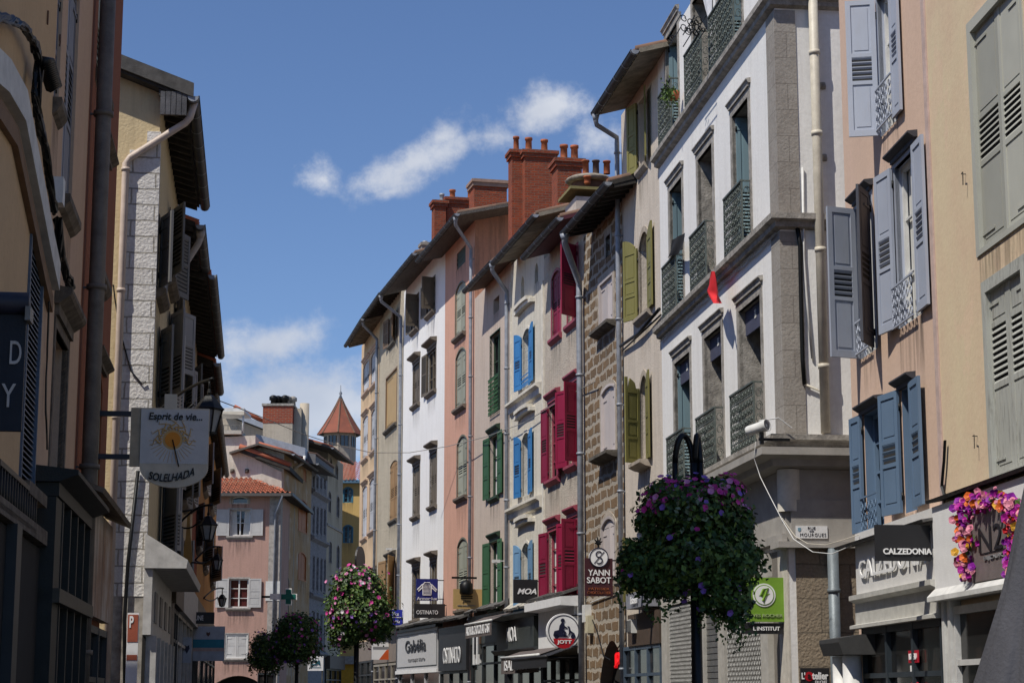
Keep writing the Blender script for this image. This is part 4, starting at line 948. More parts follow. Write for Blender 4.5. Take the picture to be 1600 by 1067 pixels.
# calzedonia shop in the peach house
z0 = Z(PE, 1405, 920); z1 = Z(PE, 1405, 862)
CZG = plain('pale_grey_fascia', (.68, .67, .65), .55, 0, .05)
xs0 = X(PE, 1352, 900); sf = front(PE, xs0 + .1, PE.L - .05, z0 - .42, plain('blue_black_frame', (.03, .04, .05), .5), 3)
fascia(PE, sf, xs0, PE.L - .02, z0, z1 + .35, -.12, CZG, 'CALZEDONIA', LETW, .84, .3, cz=.4, bold=.015)
m = MB(); m.prismx([(-.2, z0 - .42), (-.2, z0 - .38), (-.12, z0 - .36), (-.12, z0 - .1), (-.2, z0 - .06), (-.2, z0), (0, z0), (0, z0 - .42)], xs0 - .1, PE.L - .02, plain('pale_grey_beam', (.52, .51, .47), .6)); 
m.prismx([(-.45, z0 - .75), (-.5, z0 - .6), (-.5, z0 - .55), (-.2, z0 - .5), (0, z0 - .5), (0, z0 - .75)], xs0 - .55, xs0 + .55, plain('dark_capital', (.05, .05, .05), .8)); m.build('cornice', sf)
m = MB()
for x in (xs0 - .25, xs0 + .3): m.lathe([(.13, 0), (.13, z0 - 1.3), (.17, z0 - 1.29), (.17, z0 - 1.25), (.12, z0 - 1.24), (.12, z0 - .76)], (x, -.28, 0), 14, WHITEP)
m.build('column', sf)
m = MB(); m.prismx([(-.26, Z(PE, 1405, 838)), (0, Z(PE, 1405, 832)), (0, Z(PE, 1405, 828)), (-.28, Z(PE, 1405, 834))], -.1, PE.L, SLT); m.build('ledge', sf)
m = MB(); y = -.07; x = X(PE, 1437, 1040); 
z = Z(PE, 1440, 1025); lettering('NOUVEAU', x + .05, z, y - .02, .3, .07, LETW, sf)
m.box(x - .16, x + .26, y - .015, y - .005, z - .07, z + .07, plain('poster_red', (.5, .01, .03), .5)); m.box(x - .1, x + .1, y - .015, y - .005, z - .22, z - .1, LETW); m.build('poster', sf)
lettering('50', x + .12, z - .48, y - .02, .34, .38, MC['poster_red'], sf, bold=.03)
m = MB(); a, b = PE.px(1349, 916); m.box(a - .05, a + .06, -.02, -.001, b - .09, b + .09, plain('enamel_blue', (.02, .05, .3), .3)); m.build('number_plate', PE.o)
# yellow house shop
H = YL; x0 = 0.0; z0 = Z(H, 1530, 925); z1 = Z(H, 1530, 775)
sf = front(H, .45, H.L - .1, z0 - .12, plain('white_shop_frame', (.62, .62, .61), .5), 2)
fascia(H, sf, -.02, H.L, z0, z1, -.15, plain('white_shop_fascia', (.8, .8, .8), .5, 0, .04))
m = MB(); m.prismx([(-.24, z0 - .05), (-.24, z0), (-.2, z0 + .04), (-.15, z0 + .09), (-.15, z0 - .0), (0, z0), (0, z0 - .05)], -.04, H.L, WHITEP); 
for i in range(4): m.box(.0 + i * .11, .08 + i * .11, -.1 - .03 * (i % 2), -.002, 0, z0 - .05, WHITEP)
m.build('moulding', sf)
m = MB(); zl = Z(H, 1530, 766); m.prismx([(-.2, zl - .02), (0, zl + .02), (0, zl + .06), (-.22, zl + .01)], -.05, H.L, SLT); m.build('ledge', sf)
# plate N2
x0, z = H.px(1521, 900, -.17); x1 = H.px(1594, 850, -.17)[0]; zb_ = H.px(1560, 903, -.17)[1]; zt_ = H.px(1560, 790, -.17)[1]
pl = empty('shop_sign', H.l2w((x0 + x1) / 2, -.17, (zb_ + zt_) / 2), H.rz, 'brown-grey plate sign on the white fascia inside the flower garland', 'sign')
w, h = x1 - x0, zt_ - zb_
m = MB(); m.box(-w / 2, w / 2, -.015, .015, -h / 2, h / 2, plain('taupe_plate', (.2, .17, .165), .4)); m.build('board', pl)
lettering('N2', -.05 * w, h * .08, -.025, w * .5, h * .36, LETB, pl, ext=.003); lettering('BIJOUX', .0, -h * .2, -.02, w * .4, .05, MC['grey_lettering'], pl)
m = MB(); m.box(-w * .28, w * .28, -.02, -.015, -h * .13, -h * .11, LETB); m.build('underline', pl)

# ================================================================== projecting signs
class Sign:
    def __init__(s, H, uL, uR, vT, vB, label, gap=3, left=False, name='hanging_sign', cat='sign', arm=True, xa=None):
        u = (uL - gap) if left else (uR + gap)
        s.xa = xa if xa is not None else H.px(u, (vT + vB) / 2)[0]
        yL, _ = H.pxn(uL, (vT + vB) / 2, s.xa); yR, _ = H.pxn(uR, (vT + vB) / 2, s.xa)
        zt = H.pxn((uL + uR) / 2, vT, s.xa)[1]; zb = H.pxn((uL + uR) / 2, vB, s.xa)[1]
        s.w = abs(yR - yL); s.h = zt - zb; ax = H.n if left else -H.n
        s.o = empty(name, H.l2w(s.xa, (yL + yR) / 2, (zt + zb) / 2), math.atan2(ax.y, ax.x), label, cat)
        s.d = min(abs(yL), abs(yR)) + .02; s.left = left
        if arm:
            m = MB(); sg = -1 if left else 1
            for z in ((s.h / 2 - .04), (-s.h / 2 + .06)): m.box(*sorted((sg * s.w * .1, sg * (s.w / 2 + s.d))), .025, .05, z - .015, z + .015, IRON)
            m.build('bracket', s.o)
    def board(s, mat, t=.03, edge=None):
        m = MB(); m.box(-s.w / 2, s.w / 2, -t, t * .6, -s.h / 2, s.h / 2, mat); s.b = m.build('board', s.o); s.t = t; return s.b
    def text(s, txt, cx, cz, w, h, mat, **k): return lettering(txt, cx * s.w, cz * s.h, -.036, w * s.w, h * s.h, mat, s.o, **k)
def disc(m, cx, cz, r, y0, y1, mat, n=32, a0=0, a1=2 * PI):
    m.prism([(cx + r * math.cos(a0 + (a1 - a0) * i / n), cz + r * math.sin(a0 + (a1 - a0) * i / n)) for i in range(n if a1 - a0 > 6.2 else n + 1)], y0, y1, mat)
BLU2 = plain('ink_blue_sign', (.012, .02, .16), .4, 0, .05); BLU3 = plain('royal_blue_sign', (.012, .02, .3), .4, 0, .05)
s = Sign(WH, 650, 684, 904, 938, 'navy blue hanging sign with a striped sailor jersey', 10); s.board(BLU2)
m = MB(); w, h = s.w, s.h
def poly(m, pts, y0, y1, mat): m.prism([(a * w, b * h) for a, b in pts], y0, y1, mat)
def line(m, pts, r, mat, y=-.036, sc=None): 
    a_, b_ = sc or (w, h); m.tube([(a * a_, y, b * b_) for a, b in pts], r, 5, mat, True)
body = [(-.19, -.25), (.19, -.25), (.2, .2), (.12, .33), (-.12, .33), (-.2, .2)]
line(m, body + [body[0]], .014, LETW)
for q in range(8): line(m, [(-.19, -.2 + q * .06), (.19, -.2 + q * .06)], .009, LETW)
for sg in (-1, 1):
    line(m, [(sg * .2, .26), (sg * .45, .0), (sg * .4, -.08), (sg * .2, .1)], .014, LETW)
    for q in range(4): line(m, [(sg * (.24 + q * .05), .2 - q * .05), (sg * (.22 + q * .05), .08 - q * .045)], .008, LETW)
m.build('emblem', s.o); s.text('Armor·lux', 0, -.4, .92, .14, LETW)
s = Sign(WH, 647, 695, 943, 965, 'black hanging sign with thin white capitals under the blue jersey sign', 3); s.board(BLK); s.text('OSTINATO', -.08, -.1, .7, .28, LETW)
s = Sign(PK, 708, 754, 920, 951, 'gold hanging sign under a dark iron lantern ornament', 2); s.board(plain('gold_sign', (.5, .33, .13), .5, 0, .06))
s.text("J'Aime", -.05, -.12, .28, .18, LETB, shear=.2); s.text('artisan boulanger patissier', -.05, -.33, .62, .09, MC['grey_lettering'])
m = MB(); m.box(-.55 * s.w, .3 * s.w, -.02, .02, s.h * 1.02, s.h * 1.12, IRON); m.lathe([(.0, s.h * .98), (.1, s.h * .92), (.2, s.h * .75), (.21, s.h * .3), (.16, s.h * .22), (0, s.h * .22)], (-.06 * s.w, -.03, 0), 10, IRON)
for z in (.12, .02): m.box(-.25 * s.w, .15 * s.w, -.05, -.031, s.h * z, s.h * (z + .05), IRON)
m.box(-.07 * s.w, -.05 * s.w, -.02, .02, s.h * .9, s.h * 1.05, IRON); m.build('lantern_ornament', s.o)
s = Sign(GR, 609, 628.5, 952, 976, 'small royal blue hanging sign with two words in white script', 1); s.board(BLU3); s.text('Vice', -.05, .22, .55, .24, LETW, shear=.2); s.text('Versa', -.05, -.25, .7, .24, LETW, shear=.2)
m = MB(); m.box(-s.w * .4, s.w * .4, -.036, -.03, -.01, .01, LETW); m.build('divider', s.o)
s = Sign(BL, 802, 840, 905, 942, 'square black hanging sign with three white brush letters', 6); s.board(BLK); s.text('MOA', .05, 0, .78, .24, LETW, shear=.3, bold=.03)
s = Sign(MG, 853, 907, 958, 1013, 'round white hanging sign with a scooter rider above a red band', 3)
r = s.h / 2; NAV = plain('navy_ink', (.01, .012, .04), .4); SRED = plain('sign_red', (.45, .01, .02), .4)
m = MB(); disc(m, 0, 0, r, -.05, .05, LETW); s.b = m.build('board', s.o)
m = MB(); n = 40
for i in range(n):
    a, b = 2 * PI * i / n, 2 * PI * (i + 1) / n; m.prism([(r * .86 * math.cos(a), r * .86 * math.sin(a)), (r * .91 * math.cos(a), r * .91 * math.sin(a)), (r * .91 * math.cos(b), r * .91 * math.sin(b)), (r * .86 * math.cos(b), r * .86 * math.sin(b))], -.056, -.051, NAV)
m.build('ring', s.o)
m = MB(); m.prism([(-r * .62, -r * .42), (-r * .55, -r * .7), (-r * .3, -r * .93), (0, -r * 1.0), (r * .3, -r * .93), (r * .55, -r * .7), (r * .68, -r * .42)], -.062, -.057, SRED); m.build('red_band', s.o)
lettering('JOTT', .03 * r, -.64 * r, -.066, r * .85, r * .26, LETW, s.o, bold=.035, ext=.006)
m = MB(); w = h = r
for cx in (-.42, .55): disc(m, cx * r, -.3 * r, .14 * r, -.064, -.058, NAV, 16)
P = lambda pts: m.prism([(a * r, b * r) for a, b in pts], -.064, -.058, NAV)
P([(-.6, -.15), (-.55, 0), (-.3, .06), (-.08, .02), (0, -.2), (.22, -.25), (.24, -.32), (-.3, -.34), (-.62, -.26)])
P([(.22, -.3), (.3, -.1), (.28, .22), (.2, .24), (.22, .28), (.34, .26), (.38, .05), (.62, -.12), (.66, -.22), (.4, -.1)])
P([(-.3, .05), (-.25, .3), (-.12, .5), (.0, .48), (.04, .3), (.2, .2), (.24, .14), (.05, .18), (.0, .05), (.14, -.05), (.1, -.3), (.2, -.32), (.02, -.34), (.0, -.1), (-.12, .0)])
disc(m, -.06 * r, .6 * r, .12 * r, -.0645, -.0585, NAV, 16); m.build('emblem', s.o)
s = Sign(ST, 913.5, 957, 872, 931, 'maroon pastry shop hanging sign with a round white monogram on top', 20); s.board(plain('maroon_sign', (.055, .012, .018), .5))
s.text('YANN', 0, .12, .78, .16, LETW, bold=.012); s.text('SABOT', 0, -.08, .86, .16, LETW, bold=.012); s.text('PÂTISSIER', 0, -.3, .74, .08, POT); s.text('CHOCOLATIER', 0, -.41, .84, .07, POT)
m = MB(); r = s.w * .34; disc(m, 0, s.h * .52, r, -.05, .03, LETW); 
m.tube([(r * .97 * math.cos(t), -.052, s.h * .52 + r * .97 * math.sin(t)) for t in [k * PI / 12 for k in range(25)]], .012, 5, NAV, False)
m.tube([(r * .3 * math.cos(t), -.055, s.h * .52 + r * .32 + r * .3 * math.sin(t)) for t in [.5 + k * .45 for k in range(9)]] + [(r * .35 * math.cos(t), -.055, s.h * .52 - r * .3 + r * .32 * math.sin(t)) for t in [1.4 - k * .45 for k in range(9)]], .014, 5, NAV)
m.tube([(-r * .5, -.055, s.h * .52 - r * .6), (r * .55, -.055, s.h * .52 + r * .6)], .009, 5, NAV); m.build('monogram', s.o)
m = MB(); m.tube([(0, 0, s.h * .5 + r), (0, 0, s.h * .5 + r + .16)], .02, 6, IRON)
for k in range(7): m.tube([(.0, 0, s.h * .5 + r + .1), (.09 * math.cos(k * .9), 0, s.h * .5 + r + .16 + .09 * math.sin(k * .9))], [.03, .012], 5, IRON)
m.build('finial', s.o)
s = Sign(WB, 1166, 1225, 902, 971, 'lime green hanging sign with a round white leaf emblem', 2); s.board(plain('lime_green_sign', (.17, .32, .03), .5, 0, .05))
m = MB(); r = s.w * .3; cx, cz = -.04 * s.w, .1 * s.h; SG2 = MC['lime_green_sign']
disc(m, cx, cz, r, -.04, -.031, LETW); disc(m, cx, cz, r * .88, -.044, -.041, SG2); disc(m, cx, cz, r * .8, -.048, -.045, LETW)
for pts in ([(0, -.8), (.06, -.2), (.5, .15), (.12, .05), (.1, .35), (-.05, .6), (-.1, .1), (-.5, -.05), (-.08, -.2)],): m.prism([(cx + a * r, cz + b * r) for a, b in pts], -.053, -.049, SG2)
m.tube([(cx - r * .15, -.05, cz - r * .5), (cx + r * .1, -.05, cz), (cx + r * .3, -.05, cz + r * .6), (cx - r * .1, -.05, cz + r * .45), (cx - r * .3, -.05, cz)], .018, 5, SG2)
m.build('emblem', s.o); s.text('YVES ROCHER', 0, -.36, .88, .07, plain('pale_green_letter', (.35, .45, .2)), bold=.01)
s = Sign(WB, 1158, 1225, 973, 990, 'narrow black lettered sign right under the lime green sign', 2); s.board(BLK); s.text("L'INSTITUT", .08, 0, .62, .38, LETW, bold=.02)
s = Sign(PE, 1367, 1453, 820, 876, 'large black projecting sign in front of the pale lettered fascia', 20); s.board(BLK); s.text('CALZEDONIA', .07, -.24, .88, .17, LETW, bold=.03)
# flat plates on the white house's side
def plate(u0, u1, v0, v1, xl, mat, label, name='street_sign', H=WB):
    y0, zt = H.pxn(u0, v0, xl); y1, zb = H.pxn(u1, v1, xl)
    ax = -H.n; o = empty(name, H.l2w(xl, (y0 + y1) / 2, (zt + zb) / 2), math.atan2(ax.y, ax.x), label, 'sign')
    w, h = y1 - y0, zt - zb; m = MB(); m.box(-w / 2, w / 2, -.012, .0, -h / 2, h / 2, mat); m.build('board', o); return o, w, h
o, w, h = plate(1243, 1293, 821, 841, WB.L + .135, WPN, 'white enamel street name plate reading RUE DES MOURGUES')
lettering('RUE', 0, h * .3, -.0145, w * .24, h * .22, LETB, o, ext=.002); lettering('DES', 0, h * .06, -.0145, w * .14, h * .12, LETB, o, ext=.002); lettering('MOURGUES', .02, -h * .23, -.0145, w * .82, h * .28, LETB, o, ext=.002, spacing=1.15)
m = MB(); m.prism([(-w * .44, h * .34), (-w * .34, h * .34), (-w * .34, h * .12), (-w * .39, h * .02), (-w * .44, h * .12)], -.017, -.012, plain('pale_blue_shield', (.2, .35, .45))); m.build('emblem', o)
o, w, h = plate(1250, 1297, 1043, 1092, WB.L + .3, BLK, 'black wall sign of a kitchen shop with a red dot beside the downpipe', 'shop_sign')
for u in (0,): 
    lettering("L'", -w * .4, h * .25, -.016, w * .12, h * .22, LETW, o, bold=.03); lettering('telier', w * .17, h * .25, -.016, w * .56, h * .24, LETW, o, bold=.03); lettering('DU CHEF', w * .2, h * .05, -.016, w * .4, h * .1, LETW, o)
m = MB(); disc(m, -w * .2, h * .23, h * .15, -.018, -.012, SRED, 18); m.build('dot', o); lettering('a', -w * .2, h * .23, -.02, None, h * .14, BLK, o)
s = Sign(GR, 581, 609, 1003, 1030, 'white and orange rental sign over the greige shop front', 2, arm=True); s.board(LETW)
m = MB(); m.prism([(-s.w * .1, -s.h * .5), (s.w * .5, -s.h * .5), (s.w * .5, s.h * .1), (s.w * .3, s.h * .05)], -.036, -.031, plain('orange_sign', (.6, .1, .02), .5)); m.build('orange_band', s.o); m = MB(); m.box(-s.w * .45, s.w * .45, -.036, -.031, s.h * .1, s.h * .25, MC['grey_lettering']); m.build('stripe', s.o)
# ================================================================== left-hand side of the street
Pl3 = hray(166); Pl3 = Pl3 * (23.6 / Pl3.y)
Pl2 = along(Pl3, 400, 117); Pl1 = along(Pl3, 400, 58); Pl0 = Pl3 + (Pl1 - Pl3).normalized() * 17.5
GL = 'houses on the shaded left side of the street'
L1am = stucco('shaded_ochre_render', (.56, .39, .23), damt=.08, rough_b=.2); L1bm = stucco('pinkish_ochre_render', (.53, .38, .27), (.48, .33, .25), damt=.12, rough_b=.2)
L1cm = stucco('russet_render', (.26, .1, .055), damt=.2, rough_b=.2); GPT = paintwood('grey_peeling_shutter_paint', (.28, .28, .31), .5, (.15, .13, .12)); SGL = paintwood('pale_sage_left_paint', (.27, .28, .2), .2)
DKB = plain('dark_blue_blind', (.008, .016, .03), .6, 0, .1); LINT = plain('dark_brown_stone', (.16, .13, .1), .9, 0, .35)  # dark brown stone for left-row sills, lintels and ledges
# ---- nearest: ochre house with arched surround
H = House('town_house', 'ochre house with an arched white surround and blue louvres, nearest on the left', 'house', Pl0, Pl1, 9, GL); LA = H
a_, z0 = H.px(31, 700); b_, _ = H.px(60, 560); z1 = H.px(47, 352)[1]; z0 = H.px(40, 765)[1]
H.holes.append((a_, b_, z0, z1, .12, 0, LINT))
H.wall(L1am, 13.5)
m = MB(); LV2 = plain('blue_grey_louvre', (.1, .13, .18), .5); n = 44
for i in range(n):
    z = z0 + (z1 - z0) * i / n; m.prismx([(0.0, z), (.05, z + .05), (.05, z + .062), (.0, z + .012)], a_ + .03, b_ - .03, LV2)
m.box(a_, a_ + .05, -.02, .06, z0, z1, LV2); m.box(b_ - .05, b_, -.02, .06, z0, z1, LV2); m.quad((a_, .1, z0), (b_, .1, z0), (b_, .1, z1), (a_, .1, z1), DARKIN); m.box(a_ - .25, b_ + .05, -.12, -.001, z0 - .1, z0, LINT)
m.build('louvre_window', H.o)
m = MB(); pts = [H.px(u, v) for u, v in ((-60, 40), (-5, 92), (22, 140), (50, 281), (66, 362), (77, 412))]
up = [(p[0], p[1]) for p in pts]; dn = [(p[0], p[1] - .24) for p in pts]
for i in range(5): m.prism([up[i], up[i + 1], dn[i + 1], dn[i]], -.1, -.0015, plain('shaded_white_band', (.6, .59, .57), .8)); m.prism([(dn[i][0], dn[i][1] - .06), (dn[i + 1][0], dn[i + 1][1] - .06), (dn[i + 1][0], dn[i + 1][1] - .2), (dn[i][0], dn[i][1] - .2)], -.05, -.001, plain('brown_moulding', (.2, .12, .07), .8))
m.build('arch_surround', H.o)
m = MB(); zt = H.px(20, 832)[1]; x0, x1 = H.px(2, 900)[0], H.px(56, 900)[0]
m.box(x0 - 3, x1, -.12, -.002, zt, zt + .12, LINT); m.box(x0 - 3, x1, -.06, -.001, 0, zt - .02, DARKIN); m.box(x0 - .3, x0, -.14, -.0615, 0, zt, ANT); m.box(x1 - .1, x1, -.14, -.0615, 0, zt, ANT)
m.build('shopfront', H.o)
m = MB(); xs = [H.px(u, v)[0] for u, v in ((-30, 780), (34, 800))]; za = H.px(20, 765)[1]; zb = H.px(20, 825)[1]
for i in range(16): x = xs[0] + (xs[1] - xs[0]) * i / 15; m.tube([(x, -.1, zb), (x, -.1, za)], .02, 6, IRON)
m.box(xs[0], xs[1], -.12, -.08, za, za + .04, IRON); m.box(xs[0], xs[1], -.12, -.08, zb, zb + .04, IRON)
for x in xs: m.box(x - .02, x + .02, -.1, 0, za, za + .04, IRON)
m.build('window_guard', H.o)
# ---- second: pinkish ochre house with black cables
H = House('town_house', 'pinkish ochre house with peeling grey shutters behind a thick cable bundle', 'house', Pl1, Pl2, 9, GL); LB = H
H.win(82, 96, -60, 170, d=.1, fm=GPT, closed=(GPT, [('P', .6), ('L', .4)]), sill=.08, lp=LINT)
H.win(101, 119, -60, 345, d=.08, fm=GPT, closed=(GPT, [('P', .35), ('L', .3), ('P', .35)]), sill=.1, lp=LINT)
H.win(80, 101, 520, 770, d=.25, fm=LINT, sur=.1, surm=LINT, lintel=.14, lp=LINT, trans=3)
H.wall(L1bm, 13.5)
m = MB(); GPN = plain('dark_green_shopfront', (.022, .024, .02), .6, 0, .15)
zt = H.px(95, 790)[1]; zr = H.px(95, 960)[1]; x0, x1 = .0, H.L + .1
m.box(x0, x1, -.2, -.002, zt - .12, zt - .004, GPN); m.prismx([(-.2, zt), (-.36, zt + .06), (-.36, zt + .1), (0, zt + .14), (0, zt)], x0 - .05, x1 + .05, GPN)
m.box(x0, x1, -.24, -.002, zr, zr + .12, plain('olive_rail', (.08, .07, .05), .6)); m.box(x0, x0 + .55, -.18, -.002, 0, zt - .125, GPN)
for i in range(5):
    x = x0 + .55 + (x1 - x0 - .6) * i / 4; m.box(x - .04, x + .04, -.19, -.002, 0, zt - .125, GPN)
    if i < 4:
        xx = x0 + .55 + (x1 - x0 - .6) * (i + 1) / 4
        for a, b in ((.1, zr - .08), (zr + .2, zt - .2)): m.box(x + .1, xx - .1, -.1, -.06, a, b, GPN); m.box(x + .16, xx - .16, -.12, -.1, a + .1, b - .1, plain('greenish_panel', (.03, .033, .028), .5))
m.build('shopfront', H.o)
m = MB()                                             # thick bundle of black cables
def bundle(H, pts, n, r, spread, mat=IRON, y=-.07, mb=None):
    P = [H.px(u, v) for u, v in pts]
    for k in range(n):
        ph = random.uniform(0, 6); path = []
        for i in range(len(P) - 1):
            for j in range(5):
                t = j / 5; x = P[i][0] * (1 - t) + P[i + 1][0] * t; z = P[i][1] * (1 - t) + P[i + 1][1] * t; q = i + t
                path.append((x + spread * math.sin(q * 1.7 + ph) + random.uniform(-.012, .012), y + spread * .5 * math.cos(q * 2.1 + ph), z + random.uniform(-.02, .02)))
        mb.tube(path, r, 5, mat, False)
bundle(LB, ((24, 30), (36, 60), (42, 90), (48, 110), (60, 135), (78, 160)), 5, .014, .04, mb=m, y=-.12)
bundle(LA, ((-30, 20), (-5, 30), (16, 40), (30, 62), (42, 96), (36, 130)), 6, .018, .045, mb=m, y=-.1) if 0 else None
m2 = MB(); bundle(LA, ((-80, 18), (-30, 24), (0, 32), (18, 42), (32, 66), (41, 100), (36, 150), (40, 190), (52, 235), (60, 290), (68, 340)), 9, .016, .045, mb=m2, y=-.1)
for q in range(14): 
    x, z = LA.px(40 + q * 1.0, 96 + q * 3); m2.tube([(x, -.12, z), (x + .1, -.2, z + .05)], [.05, .02], 6, IRON)
m2.build('cable_bundle', LA.o)
m = MB(); bundle(LB, ((71, 340), (76, 400), (88, 430), (94, 452)), 7, .016, .06, mb=m, y=-.1); bundle(LB, ((70, 455), (70, 560), (66, 640), (66, 720)), 2, .008, .02, mb=m, y=-.03)
m.build('cable_bundle', LB.o)
m = MB(); x, z = LB.px(84, 300); m.box(x - .09, x + .09, -.09, -.002, z - .12, z + .12, WHITEP); m.build('junction_box', LB.o)
for txt, u, v in (('1', 73, 28), ('9', 92, 64)):
    x, z = LB.px(u, v); lettering(txt, x, z, -.01, None, .12, plain('rust_number', (.14, .07, .04), .8), LB.o, name='painted_number', ext=.006, bold=.02)
# ---- third: russet house
H = House('town_house', 'russet red house with pale sage closed shutters and a brown downpipe', 'house', Pl2, Pl3, 9, GL); LC = H
H.win(153, 169, -70, 150, d=.07, fm=SGL, closed=(SGL, [('P', .6), ('L', .4)]), sill=.1, lp=LINT)
H.win(149, 166, 225, 440, d=.07, rise=.15, fm=SGL, closed=(SGL, [('P', .6), ('L', .4)]), sill=.1, lintel=.1, lp=LINT)
H.win(142, 158, 565, 790, d=.07, rise=.2, fm=SGL, closed=(paintwood('olive_left_paint', (.1, .105, .05), .2), BB), lintel=.1, lp=LINT)
H.wall(L1cm, 12)
H.pipe(.17, None, .085, mat=plain('grey_brown_pipe', (.14, .125, .11), .6, .1, .2), ztop=11.8, y=-.14)
m = MB(); za = H.px(160, 820)[1]; zb = H.px(160, 975)[1]
m.box(.1, H.L + .25, -.1, -.002, zb, za, stucco('peeled_white_board', (.55, .5, .44), (.3, .17, .1), damt=.6, patch=1.0)); fo = m.build('fascia', H.o)
m = MB(); m.prismx([(-.3, za + .0), (0, za + .12), (0, za + .17), (-.32, za + .05)], .0, H.L + .35, LINT); m.build('ledge', H.o)
front(H, .3, H.L, zb - .1, ANT, 3)
# ---- alley, then the ochre gable with the white quoin
Pm0 = Vector((-5.33, 28.0, 0)); Pm1 = along(Pm0, 400, 265); Pm2 = along(Pm1, 400, 279); Pm3 = along(Pm2, 400, 304); Pm4 = along(Pm3, 400, 313); Pm5 = along(Pm4, 400, 341)
YGM = stucco('yellow_gable_render', (.64, .52, .32), (.58, .45, .27), damt=.2, rough_b=.3)
H = House('town_house', 'yellow gabled house with a white block quoin and cream pipe beyond the alley', 'house', Pm0, Pm1, 10, GL); LD = H
GLV = paintwood('weathered_grey_shutter', (.2, .2, .2), .5, (.12, .11, .1)); GLL = paintwood('pale_grey_shutter', (.38, .38, .39), .4)
FL = [('L', .5), ('L', .5)]; PL = [('P', .55), ('L', .45)]
for (a, b, c, d, m_, st, fr) in ((246, 252, 345, 470, GLV, P2, 259), (263, 269, 335, 455, GLV, FL, 292), (246, 252, 520, 650, GLV, PL, 262), (262, 268, 495, 640, GLL, PL, 285), (250, 257, 740, 880, GLV, PL, 268), (265, 270, 740, 870, GLL, PL, 283)):
    H.win(a, b, c, d, d=.12, fm=GPT, sill=.15, sur=.06, surm=LINT, lp=LINT, sh=[(-1, m_, st, {'px': fr, 'w': .62}), (1, m_, st, {'a': 160})])
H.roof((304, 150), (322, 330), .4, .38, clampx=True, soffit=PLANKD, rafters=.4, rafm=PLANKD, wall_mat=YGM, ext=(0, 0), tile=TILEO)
m = MB(); yy, zg = -.4, H.zg; xe = H.rx[0]                      # verge board and weathered end panel
m.prismx([(yy - .1, zg + .02), (5, H.zt(5) + .02), (5, H.zt(5) + .22), (yy - .1, zg + .24)], xe - .05, xe, plain('silvered_verge_board', (.1, .095, .09), .85, 0, .3, 4, .3)); m.box(xe - .02, xe + .03, -.4, -.02, zg - .26, zg + .1, PLANK)
for i in range(5): m.box(xe - .03, xe - .02, -.4 + i * .08, -.33 + i * .08, zg - .26, zg + .1, plain('silver_board', (.11, .11, .12), .8, 0, .3, 4, .3))
m.build('verge_board', H.rf)
m = MB(); wq = bricks('whitewashed_quoin', (.82, .81, .79), (.76, .75, .73), (.42, .4, .36), .7, .245, .012, 1.0, .05, .15, .3)
ya = H.pxn(193, 500, -.02)[0]; yb = .0; zq = H.pxn(215, 205, -.02)[1]
m.box(-.03, -.0015, yb, ya - .25, 3.0, zq, wq); m.box(-.03, -.0015, ya - .25, ya, 3.0, zq - .3, wq); m.box(-.03, .12, -.02, -.0015, 3.0, zq, wq); m.box(-.02, -.0015, 0, ya, 0, 3.0, plain('dull_stone', (.4, .37, .33), .9, 0, .3)); m.build('quoin', H.o)
m = MB(); yp = H.pxn(187.5, 500, -.09)[0]; zb = H.pxn(188, 252, -.09)[1]; y2, z2 = H.pxn(290, 192, -.1); y3, z3 = H.pxn(304, 160, -.1); PCP = plain('cream_pink_pipe', (.55, .45, .38), .45, 0, .1)
m.tube([(-.09, yp, 0), (-.09, yp, zb - .03), (-.09, yp - .06, zb + .06), (-.1, y2, z2), (-.1, y2 - .06, z2 + .08), (-.1, y3, z3)], .055, 12, PCP)
for z in (zb - .15, zb - 2.0, zb - 3.9, 1.6): m.tube([(-.09, yp, z), (-.09, yp, z + .05)], .067, 12, PCP)
m.build('downpipe', H.o)
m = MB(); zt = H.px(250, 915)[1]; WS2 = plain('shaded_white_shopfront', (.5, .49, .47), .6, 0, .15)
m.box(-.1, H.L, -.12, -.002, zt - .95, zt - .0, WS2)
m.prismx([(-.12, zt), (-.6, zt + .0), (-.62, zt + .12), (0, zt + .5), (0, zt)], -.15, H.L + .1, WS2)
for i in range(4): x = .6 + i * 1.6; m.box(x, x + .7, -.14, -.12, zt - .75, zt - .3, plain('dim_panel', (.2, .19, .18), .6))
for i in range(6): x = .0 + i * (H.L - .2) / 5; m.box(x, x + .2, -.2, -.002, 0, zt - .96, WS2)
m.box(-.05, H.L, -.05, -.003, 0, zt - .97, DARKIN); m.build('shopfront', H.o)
m = MB(); a = H.pxn(205, 730, -.1); b = H.pxn(203, 1060, -.1)
m.tube([(-.08, a[0] - .1, H.pxn(207, 735, -.1)[1]), (-.07, a[0], a[1] - 1.4), (-.08, a[0] + .02, a[1] - 2.2), (-.08, b[0], 0)], .03, 6, IRON)
pa = [H.pxn(u, v, -.06) for u, v in ((177, 445), (180, 470), (188, 520), (205, 580), (222, 600), (228, 596))]; m.tube([(-.06, p, q) for p, q in pa], .012, 5, IRON)
m.build('cable', H.o)
def leftbox(name, Pa, Pb, label, mat, wins, gl, gr, oh, sof=PLANKD):
    H = House('town_house', label, 'house', Pa, Pb, 9, GL)
    for (a, b, c, d, m_, fr) in wins: H.win(a, b, c, d, d=.12, fm=GPT, sill=.12, sur=.06, surm=LINT, lp=LINT, sh=[(-1, m_, PL, {'px': fr, 'w': .6}), (1, m_, PL, {'a': 165})])
    H.roof(gl, gr, oh, .36, clampx=True, soffit=sof, rafters=.45, rafm=PLANKD, wall_mat=mat, tile=TILE); return H
